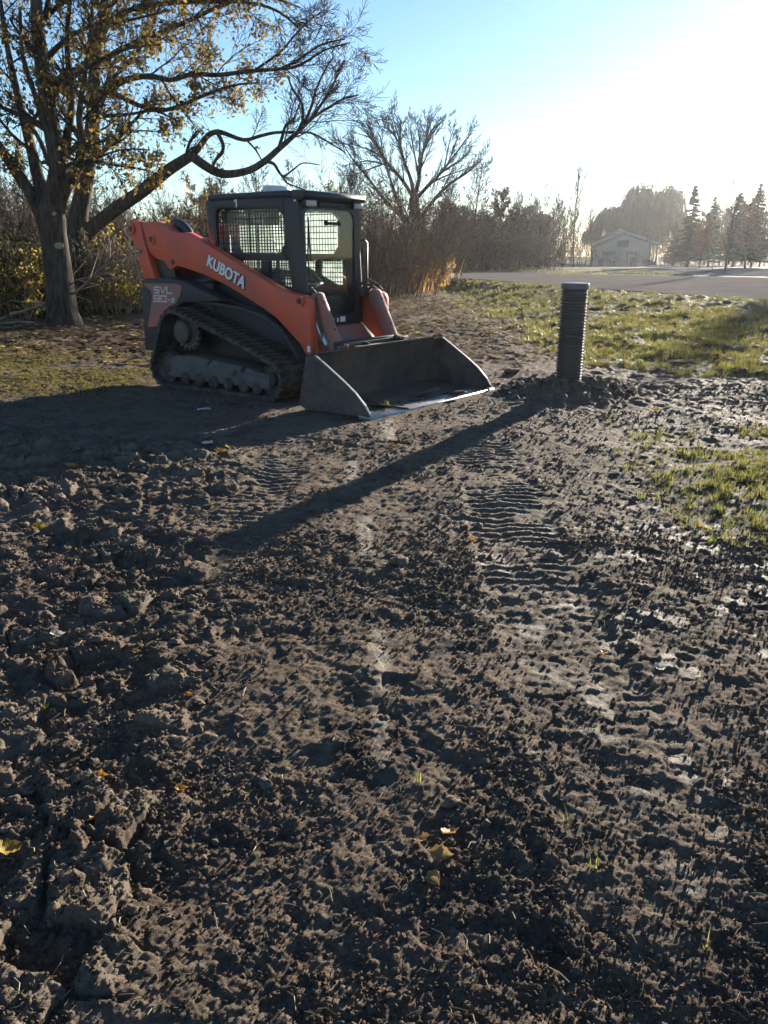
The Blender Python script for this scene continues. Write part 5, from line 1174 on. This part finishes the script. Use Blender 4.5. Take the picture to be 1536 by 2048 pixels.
# spruces
def spruce(seed, H=10):
    rr = random.Random(seed); T = (Limbs(), Limbs()); V = []; Fq = []
    T[0].add([Vector((0, 0, -.2)), Vector((0, 0, H*.5)), Vector((0, 0, H*.99))], [0.17, 0.09, 0.012], 8)
    for q_ in range(330):
        z = 0.9+(H*0.985-0.9)*rr.random()**1.15; t = 1-(z/H); Lm = 0.16+2.35*t**0.9
        for k in range(1):
            a = rr.uniform(0, 6.28); L = Lm*rr.uniform(0.55, 1.12); d = Vector((math.cos(a), math.sin(a), 0)); sd_ = Vector((-math.sin(a), math.cos(a), 0)); zz = z
            P0 = [Vector((0, 0, zz))+d*L*s+Vector((0, 0, L*(0.10*s-0.50*s*s+0.30*s**3))) for s in (0, .25, .5, .75, 1)]
            T[1].add(P0[:4], [0.03, 0.022, 0.014, 0.008], 3)
            ns = max(6, int(L*15))
            for j in range(ns):
                s = 0.12+0.88*(j+rr.random())/ns; i = min(int(s*4), 3); c = P0[i]+(P0[i+1]-P0[i])*(s*4-i)
                for sg in (-1, 1):
                    w = (0.10+0.32*L*(1-s)*0.55+0.06)*rr.uniform(.6, 1.1); e = c+sd_*sg*w+d*w*0.55+Vector((0, 0, -w*rr.uniform(0.1, 0.55))); q = len(V); th = 0.075*rr.uniform(.8, 1.5)
                    V += [c-d*th, c+d*th, e+Vector((0, 0, .02)), c+Vector((0, 0, -th*1.6))-d*th*.3]; Fq += [(q, q+1, q+2), (q, q+2, q+3)]
    root = empty('spruce', (0, 0, 0)); tag(root, 'x', 'tree'); link('trunk', T[0].mesh('trunk', M['bark_dark']), root); link('branches', T[1].mesh('branches', M['bark_dark']), root)
    f = link('needles', npmesh('needles', np.array([tuple(v) for v in V]), np.array(Fq), M['needle']), root); f['kind'] = 'stuff'; return root
sp1 = spruce(61); sp2 = spruce(62)
for (pr, u, v, D, lab) in ((sp1, 1376, 370, 72, 'tall dark spruce just right of the cream house'), (sp2, 1417, 392, 84, 'smaller spruce behind the brown-leaved tree right of the house'), (sp1, 1466, 385, 80, 'spruce behind the upright bare tree'), (sp2, 1503, 366, 66, 'broad spruce near the right picture edge'), (sp1, 1545, 372, 62, 'spruce cut by the right picture edge'), (sp2, 1345, 440, 96, 'low spruce behind the right end of the house')):
    put(pr, u, D, top_h(v, D)-gz(xat(u, D), D), lab, base_h=10)
# a few more of the same row, just out of view on the right: their shade lies over the bank
for k, (x, y, H) in enumerate(((34.4, 62, 12.2), (37.0, 62.5, 12.5), (40.0, 61, 12.4), (33.0, 54.5, 8.6))):
    o = copy_tree(oak if k < 3 else sp1); place(o, x, y, k*1.3, H/tall(oak if k < 3 else sp1), 'tree continuing the row beyond the lot on the right', 'trees continuing the row to the right')
for k, (x, y, H) in enumerate(((24.2, 43.5, 6.6), (26.4, 46.0, 7.4), (23.2, 41.0, 5.6), (28.5, 45.5, 8.0))):
    o = copy_tree((bare4, bare1, bare3, bare2)[k]); place(o, x, y, k*1.9, H/tall((bare4, bare1, bare3, bare2)[k]), 'bare lawn tree beyond the lot on the right', 'bare lawn trees on the right')
# willow behind the house
def willow():
    rr = random.Random(71); T = (Limbs(), Limbs()); tips = []; V = []; Fq = []
    P = dict(seg=[6, 7, 6, 4], wob=[.08, .14, .16, .2], up=[.06, .03, -.02, -.1], t0=[.35, .3, .2, .2], n=[11, 8, 7, 4], ang=[42, 42, 44, 40], lr=[.85, .5, .5, .5], rr=[.55, .5, .5, .5], rmin=.02, max=2, tip=.4, trunk_lev=0)
    grow(rr, T, Vector((0, 0, -.2)), Vector((0.05, 0, 1)).normalized(), 7.5, .5, 0, P, tips)
    lobes = [(0, 0, 8.2, 4.2), (-3.4, .6, 7.0, 3.0), (3.3, -.5, 7.2, 3.1), (-1.2, -2.5, 7.6, 3.3), (1.6, 2.2, 8.0, 3.4), (-5.0, 0, 5.2, 2.0), (5.2, .5, 5.4, 2.1), (.8, -3.4, 6.0, 2.6), (2.2, -1.5, 9.3, 2.6), (-1.6, 1.0, 9.6, 2.4)]
    for k in range(4200):
        lx, ly, lz, lr_ = rr.choice(lobes); a = rr.uniform(0, 6.28); el = math.acos(rr.uniform(-0.25, 1)); wv = 0.88+0.22*mnoise.noise(Vector((math.cos(a)*1.6, math.sin(a)*1.6, el*1.6))); q = wv*rr.uniform(0.72, 1.0)
        p = Vector((lx+lr_*q*math.sin(el)*math.cos(a), ly+lr_*q*math.sin(el)*math.sin(a), lz+lr_*.9*q*math.cos(el)))
        L = rr.uniform(0.5, 1.5)*(1.0+1.1*math.sin(el)); w = rr.uniform(0.05, 0.115); sway = Vector((rr.gauss(0, .12), rr.gauss(0, .12), 0)); out = Vector((math.cos(a), math.sin(a), 0)); sd_ = Vector((-math.sin(a+rr.uniform(-1, 1)), math.cos(a+rr.uniform(-1, 1)), 0)); n = 3; b = len(V)
        for i in range(n+1):
            s = i/n; c = p+out*0.5*math.sin(s*1.5)+sway*s+Vector((0, 0, -L*s*s*0.6-L*s*0.4)); ww = w*(1.15-s)*rr.uniform(.7, 1.3); V += [c-sd_*ww, c+sd_*ww]
        for i in range(n): Fq.append((b+2*i, b+2*i+1, b+2*i+3, b+2*i+2))
    return make_tree('willow', (0, 0, 0), T, (np.array([tuple(v) for v in V]), np.array(Fq)), (M['bark_dark'], M['bark_dark'], M['willow_leaf']), 'large domed weeping willow behind the cream house', 'tree')
wl = willow(); place(wl, xat(1292, 122), 122, 0.6, (top_h(352, 122)-gz(20, 122))/12.6)
wl2 = copy_tree(wl); place(wl2, xat(1232, 132), 132, 2.6, (top_h(386, 132))/12.4*0.92, 'smaller willow at the left shoulder of the large one')

# ---- brush: stems fanning from the ground with twigs
def shrub(seed, n, H, spread, mats, leafm=None, leaf=None, rm=0.006, name='shrub', subs=5):
    rr = random.Random(seed); T = (Limbs(), Limbs()); tips = []
    P = dict(seg=[6, 4, 3], wob=[.13, .2, .25], up=[.03, .02, 0], t0=[.15, .1, .1], n=[9, subs, 3], ang=[38, 42, 40], lr=[.40, .45, .5], rr=[.5, .6, .6], rmin=rm, max=2, tip=.3, trunk_lev=0)
    for k in range(n):
        a = rr.uniform(0, 6.28); r0 = spread*0.55*math.sqrt(rr.random()); d = Vector((math.cos(a)*rr.uniform(0.05, .55), math.sin(a)*rr.uniform(.05, .55), 1)).normalized()
        grow(rr, T, Vector((r0*math.cos(a), r0*math.sin(a), -0.05)), d, H*rr.uniform(.55, 1.05), rm*2.4*rr.uniform(.8, 1.5), 0, P, tips)
    root = make_tree(name, (0, 0, 0), T, leaf_cards(rr, [t for t in tips if rr.random() < leaf[0]], 1, leaf[1], leaf[2], .4) if leaf else None, (mats[0], mats[1], leafm), 'x', 'shrub', crown_name='twigs')
    root.children[0].name = 'stems'; return root
sh_red = shrub(81, 16, 3.6, 1.5, (M['twig_red'], M['twig_red'])); sh_red2 = shrub(82, 18, 3.0, 1.6, (M['twig_red'], M['twig_red']), M['brown_leaf'], (.35, .10, .12))
sh_pale = shrub(83, 20, 1.7, 1.4, (M['twig_pale'], M['twig_pale']), M['straw'], (.5, .06, .08)); sh_yel = shrub(84, 11, 1.5, 1.0, (M['twig_pale'], M['twig_red']), M['yellow_leaf'], (.55, .085, .10))
sh_dark = shrub(85, 16, 2.2, 1.5, (M['bark_bg'], M['bark_bg']), M['olive_leaf'], (1.0, .10, .14)); sh_far = shrub(86, 14, 3.4, 2.6, (M['bark_bg'], M['bark_bg']), M['brown_leaf'], (.5, .16, .2), rm=.011)
def puts(pr, u, D, s, label, group=None):
    o = pr if pr.name not in used else copy_tree(pr); used.add(pr.name)
    place(o, xat(u, D), D, random.uniform(0, 6.28), s, label, group); return o
# reddish brush right of the cab
g = 'reddish brush beside the cab'
for k, (pr, u, D, s) in enumerate(((sh_red, 735, 27, .80), (sh_red2, 765, 28, .95), (sh_red, 800, 29, 1.0), (sh_red2, 835, 31, .9), (sh_red, 700, 28, 1.0), (sh_red2, 670, 29, 1.1), (sh_red, 780, 32, 1.2), (sh_red2, 820, 34, 1.2), (sh_red, 860, 36, 1.05), (sh_red, 740, 33, 1.35), (sh_red2, 630, 31, 1.1), (sh_red2, 705, 35, 1.4), (sh_red, 885, 40, 1.1), (sh_red2, 850, 41, 1.3))):
    puts(pr, u, D, s, 'reddish leafless shrub in the dense brush beside the cab', g)
g = 'brown brush behind the loader and the maple'
for k, (pr, u, D, s) in enumerate(((sh_pale, 215, 21.5, .9), (sh_pale, 255, 22.5, 1.0), (sh_red2, 235, 25, .8), (sh_pale, 190, 22.5, 1.1), (sh_pale, 285, 23, 1.1), (sh_red2, 300, 26, .9), (sh_pale, 330, 25, 1.2), (sh_red2, 370, 28, 1.0), (sh_red2, 170, 26, 1.0), (sh_red, 200, 29, 1.0), (sh_red, 270, 30, .95), (sh_red2, 330, 31, 1.0), (sh_red, 390, 33, 1.1), (sh_red2, 450, 33, 1.1), (sh_red, 500, 34, 1.1), (sh_red2, 560, 34, 1.1), (sh_red, 600, 36, 1.2),
                                   (sh_red, 40, 24, 1.1), (sh_red2, 10, 23, 1.0), (sh_red2, 80, 25, 1.1), (sh_red, 120, 28, 1.2), (sh_red, -10, 26, 1.3), (sh_red2, 60, 29, 1.4), (sh_red, 0, 30, 1.5), (sh_red2, 150, 31, 1.3), (sh_pale, 90, 22, 1.0))):
    puts(pr, u, D, s, 'brown leafless shrub in the thicket behind the loader', g)
for (u, D, s, lab) in ((232, 20.6, .75, 'yellow-leaved bush low between the maple and the loader'), (205, 23.5, 1.3, 'tall yellow-green bush behind the maple trunk'), (262, 24, 1.5, 'yellow-green bush over the rear of the loader'), (15, 18.2, .9, 'yellow-green bush at the left picture edge'), (48, 18.6, .7, 'drooping yellow bush on the brush pile'), (70, 20, 1.0, 'yellowish bush just left of the maple'), (800, 33.5, 1.5, 'yellow-green tall bush within the reddish brush')):
    puts(sh_yel, u, D, s, lab)
for (u, D, s, lab) in ((-10, 18.5, .75, 'dark leafy bush low at the left picture edge'), (45, 19.4, .8, 'dark leafy bush behind the brush pile'), (80, 20.5, .85, 'dark leafy bush left of the maple foot'), (15, 21, 1.0, 'taller dark bush behind the brush pile')):
    puts(sh_dark, u, D, s, lab)
g = 'dull-leaved trees massed in the far wood'
for k in range(30):
    u = 885+k*11.5+random.uniform(-7, 7) if k < 19 else 1318+(k-19)*23+random.uniform(-8, 8); D = random.uniform(68, 84) if k < 19 else random.uniform(98, 118)
    vt = 432+random.uniform(-26, 22) if k < 19 else 424+random.uniform(-22, 22); pr = (oak2, oak)[k % 2]
    o = copy_tree(pr); s = (top_h(vt, D)-gz(xat(u, D), D))/tall(pr); place(o, xat(u, D), D, random.uniform(0, 6.28), s, 'dull brown-leaved tree within the mass of the far wood', g)
g = 'undergrowth along the foot of the wood'
for k in range(34):
    u = 880+k*9.5+random.uniform(-8, 8) if k < 24 else 1195+(k-24)*34; D = random.uniform(52, 66) if k < 24 else random.uniform(84, 92)
    puts(sh_far, u, D, random.uniform(.45, .85) if k < 24 else random.uniform(.35, .5), 'brown shrub in the undergrowth at the foot of the far wood', g)
# far wood closing the view
g = 'bare trees of the far wood'
for k in range(74):
    u = -120+k*19.5+random.uniform(-12, 12); D = random.uniform(78, 128) if u > 560 else random.uniform(48, 80)
    pr = (bare1, bare2, bare3, bare1, pole)[k % 5] if u < 1200 else (bare1, bare3)[k % 2]
    vt = 428+random.uniform(-34, 24) if u > 640 else 395+random.uniform(-25, 35)
    if 1170 < u < 1400: D = random.uniform(135, 160); vt = 430
    o = copy_tree(pr); H = max(top_h(vt, D), 4); s = H/tall(pr)
    place(o, xat(u, D), D, random.uniform(0, 6.28), s, 'bare grey tree deep in the far wood', g, sz=s)
for k in range(40):
    u = -100+k*41+random.uniform(-15, 15); D = random.uniform(95, 125) if u > 600 else random.uniform(42, 60)
    if 1170 < u < 1330: D = 128
    o = copy_tree(sh_far); place(o, xat(u, D), D, random.uniform(0, 6.28), random.uniform(.8, 1.25) if u > 600 else random.uniform(.8, 1.1), 'brown shrub filling the far wood', 'shrubs filling the far wood')
# dry stalks and the stake at the end of the brush
def stalks(u, D, n, H, w, name, label):
    rr = random.Random(int(u)); V = []; Fq = []; x0 = xat(u, D)
    for i in range(n):
        x = x0+rr.gauss(0, w); y = D+rr.gauss(0, w); z = gz(x, y); h = H*rr.uniform(.5, 1.1); d = Vector((rr.gauss(0.08, .14), rr.gauss(0, .12), 1)).normalized(); sd_ = Vector((1, 0, 0))*rr.uniform(.006, .014); b = len(V)
        for s in (0, .5, 1): c = Vector((x, y, z))+d*h*s+Vector((0.06*s*s*h, 0, -.05*s*s*h)); V += [c-sd_*(1.1-s), c+sd_*(1.1-s)]
        Fq += [(b, b+1, b+3, b+2), (b+2, b+3, b+5, b+4)]
        if rr.random() < .5:
            for k in range(7):
                c = V[-1]+rnd_dir(rr)*.07-Vector((0, 0, .05*k)) if k == 0 else c+rnd_dir(rr)*.06; q = len(V); s = .035; V += [c+Vector((-s, 0, 0)), c+Vector((0, 0, -s)), c+Vector((s, 0, 0)), c+Vector((0, 0, s))]; Fq.append((q, q+1, q+2, q+3))
    o = link(name, npmesh(name, np.array([tuple(v) for v in V]), np.array(Fq), M['dry_grass'])); tag(o, label, kind='stuff')
stalks(852, 36, 420, 1.05, .42, 'dry_stalks', 'orange dry stalks at the end of the brush'); stalks(805, 33, 300, .9, .5, 'dry_stalks', 'dry stalks along the brush foot'); stalks(884, 39, 60, .9, .2, 'dry_stalks', 'pale plumed stalks left of the road end')
b = MB(); b.cyl(at(858, 577, 34.5)-Vector((0, 0, .1)), at(876, 527, 34.3), .022, 8); o = b.build('leaning_stake', M['rust']); tag(o, 'thin rusty stake leaning among orange stalks', 'stake')
def branch_pile():
    rr = random.Random(5)
    for k in range(9):
        u = (-5, 20, 45, 70, 15, 55, 85, 35, 0)[k]; v = (640, 628, 655, 645, 600, 585, 620, 668, 660)[k]; D = 17.0+rr.uniform(0, 1.6); p = at(u, v, D); p.z = max(p.z, gz(p.x, p.y)+.05)
        T = Limbs(); T2 = (T, T); tips = []; a = rr.uniform(-.6, .6)+(3.14 if rr.random() < .5 else 0)
        grow(rr, T2, p, Vector((math.cos(a), math.sin(a)*.6, rr.uniform(-.05, .30))).normalized(), rr.uniform(1.0, 2.2), rr.uniform(.018, .035), 0, dict(seg=[6, 3], wob=[.16, .2], up=[-.02, 0], t0=[.3, .1], n=[5, 3], ang=[35, 35], lr=[.4, .4], rr=[.5, .5], rmin=.006, max=1, trunk_lev=0), tips)
        o = link('fallen_branch', T.mesh('fallen_branch', M['twig_pale'])); tag(o, 'pale fallen branch lying in the brush pile left of the maple', 'branch', 'fallen branches left of the maple')
branch_pile()

# ---------------------------------------------------------------- house
def house():
    D = 100.0; c = at(1238, 530, D); zg = gz(c.x, D); k = D/F_PX*0.955
    root = empty('cream_house', (c.x, D, zg), R(-15.5)); tag(root, 'low cream house with two stepped gables and a dark sign, across the road', 'house')
    def X(u): return (u-1238)*k
    def Z(v): return at(768, v, D).z-zg
    hl, hr = X(1186), X(1292); ze = Z(487); zp = Z(468); xp = X(1245)
    b = MB(); b.prism([(hl, -.2), (hr, -.2), (hr, Z(486)), (xp, zp-.08), (hl, ze)], 0, 9); b.build('wall', M['siding'], root)
    n = 0
    for i in range(9):                                            # lap boards stand proud of the wall
        z = 0.1+i*0.27
        if z < ze-.1:
            b = MB(); b.box(((hl+hr)/2, -.012, z), (hr-hl-.02, .02, .05)); b.build('siding_board', M['siding'], root)
    b = MB(); b.prism([(X(1182), Z(497)-.02), (xp, zp), (xp, zp+.14), (X(1181), Z(494)+.06)], -.35, 9.3); b.build('roof', M['dark_trim'], root)
    b = MB(); b.prism([(xp, zp), (X(1313), Z(489)), (X(1313), Z(489)+.14), (xp, zp+.14)], -.35, 9.3); b.build('roof', M['shingle'], root)  # same roof, its sunlit side painted in the lighter colour
    # rear, taller block
    b = MB(); b.prism([(X(1178), -.2), (X(1300), -.2), (X(1300), Z(482)), (X(1230), Z(459)), (X(1178), Z(483))], 9.3, 18); b.build('wall', M['siding'], root)
    b = MB(); b.prism([(X(1176), Z(484)), (X(1230), Z(457)), (X(1230), Z(457)+.2), (X(1176), Z(484)+.2)], 9.0, 18.3); b.build('roof', M['dark_trim'], root)
    b = MB(); b.prism([(X(1230), Z(457)), (X(1306), Z(481)), (X(1306), Z(481)+.2), (X(1230), Z(457)+.2)], 9.0, 18.3); b.build('roof', M['shingle'], root)
    for u in (1216, 1263):
        b = MB(); b.box((X(u), -.03, Z(507)), (15*k, .06, 6.5*k)); w = b.build('window', M['dark_trim'], root)
        for s in (-1, 0, 1):
            b = MB(); b.box((X(u+s*4.7), -.066, Z(507)), (4.0*k, .02, 4.8*k)); b.build('pane', M['pane'], w)
        for s in (-1, 1):
            b = MB(); b.box((X(u+s*10.3), -.03, Z(507)), (3.4*k, .05, 8*k)); b.build('shutter', M['dark_trim'], root)
    b = MB(); b.box((X(1242.5), -.05, Z(487.5)), (22*k, .08, 13*k)); sg = b.build('sign_board', M['dark_trim'], root)
    b = MB(); b.box((X(1242.5), -.10, Z(487)), (13*k, .02, 4.4*k)); b.build('sign_panel', M['lot'], sg)
    b = MB(); b.box((X(1242.5), -.10, Z(492)), (15*k, .02, 1.6*k)); b.build('sign_panel', M['lot'], sg)
    for u in (1296, 1302, 1308):
        b = MB(); b.box((X(u), -.1, Z(510)), (.12, .12, Z(492)-Z(528))); b.build('porch_post', M['siding'], root)
    b = MB(); b.box((X(1302), .2, Z(526)), (.9, .6, .4)); b.build('porch_step', M['lot'], root)
house()
b = MB(); p = at(1423, 549, 46); b.tube([(p.x, p.y, gz(p.x, p.y)-.1), (p.x, p.y, gz(p.x, p.y)+.75)], .02, 8); o = b.build('marker_post', M['dark_trim']); tag(o, 'thin dark marker post at the lot edge', 'post')
b = MB(); p = at(752, 480, 30); b.tube([(p.x, p.y, -.1), (p.x, p.y, 1.9)], .015, 6); 
o = b.build('fence_stake', M['rust']); tag(o, 'thin stake standing in the reddish brush', 'stake')
# ---------------------------------------------------------------- haze
b = MB(); b.box((0, 137.5, 9.5), (330, 375, 23))  # scattering box added mainly to imitate veiling glare from the lens
hz = b.build('glare_haze', None); 
m, n, out = new_mat('glare_haze'); v = N(n, 'ShaderNodeVolumePrincipled'); v.inputs['Color'].default_value = (0.93, 0.95, 1, 1); v.inputs['Density'].default_value = 0.0002; v.inputs['Anisotropy'].default_value = 0.68
n.links.new(v.outputs[0], out.inputs['Volume']); hz.data.materials.clear(); hz.data.materials.append(m); tag(hz, 'thin scattering veil added over the whole place to imitate lens glare', kind='stuff')
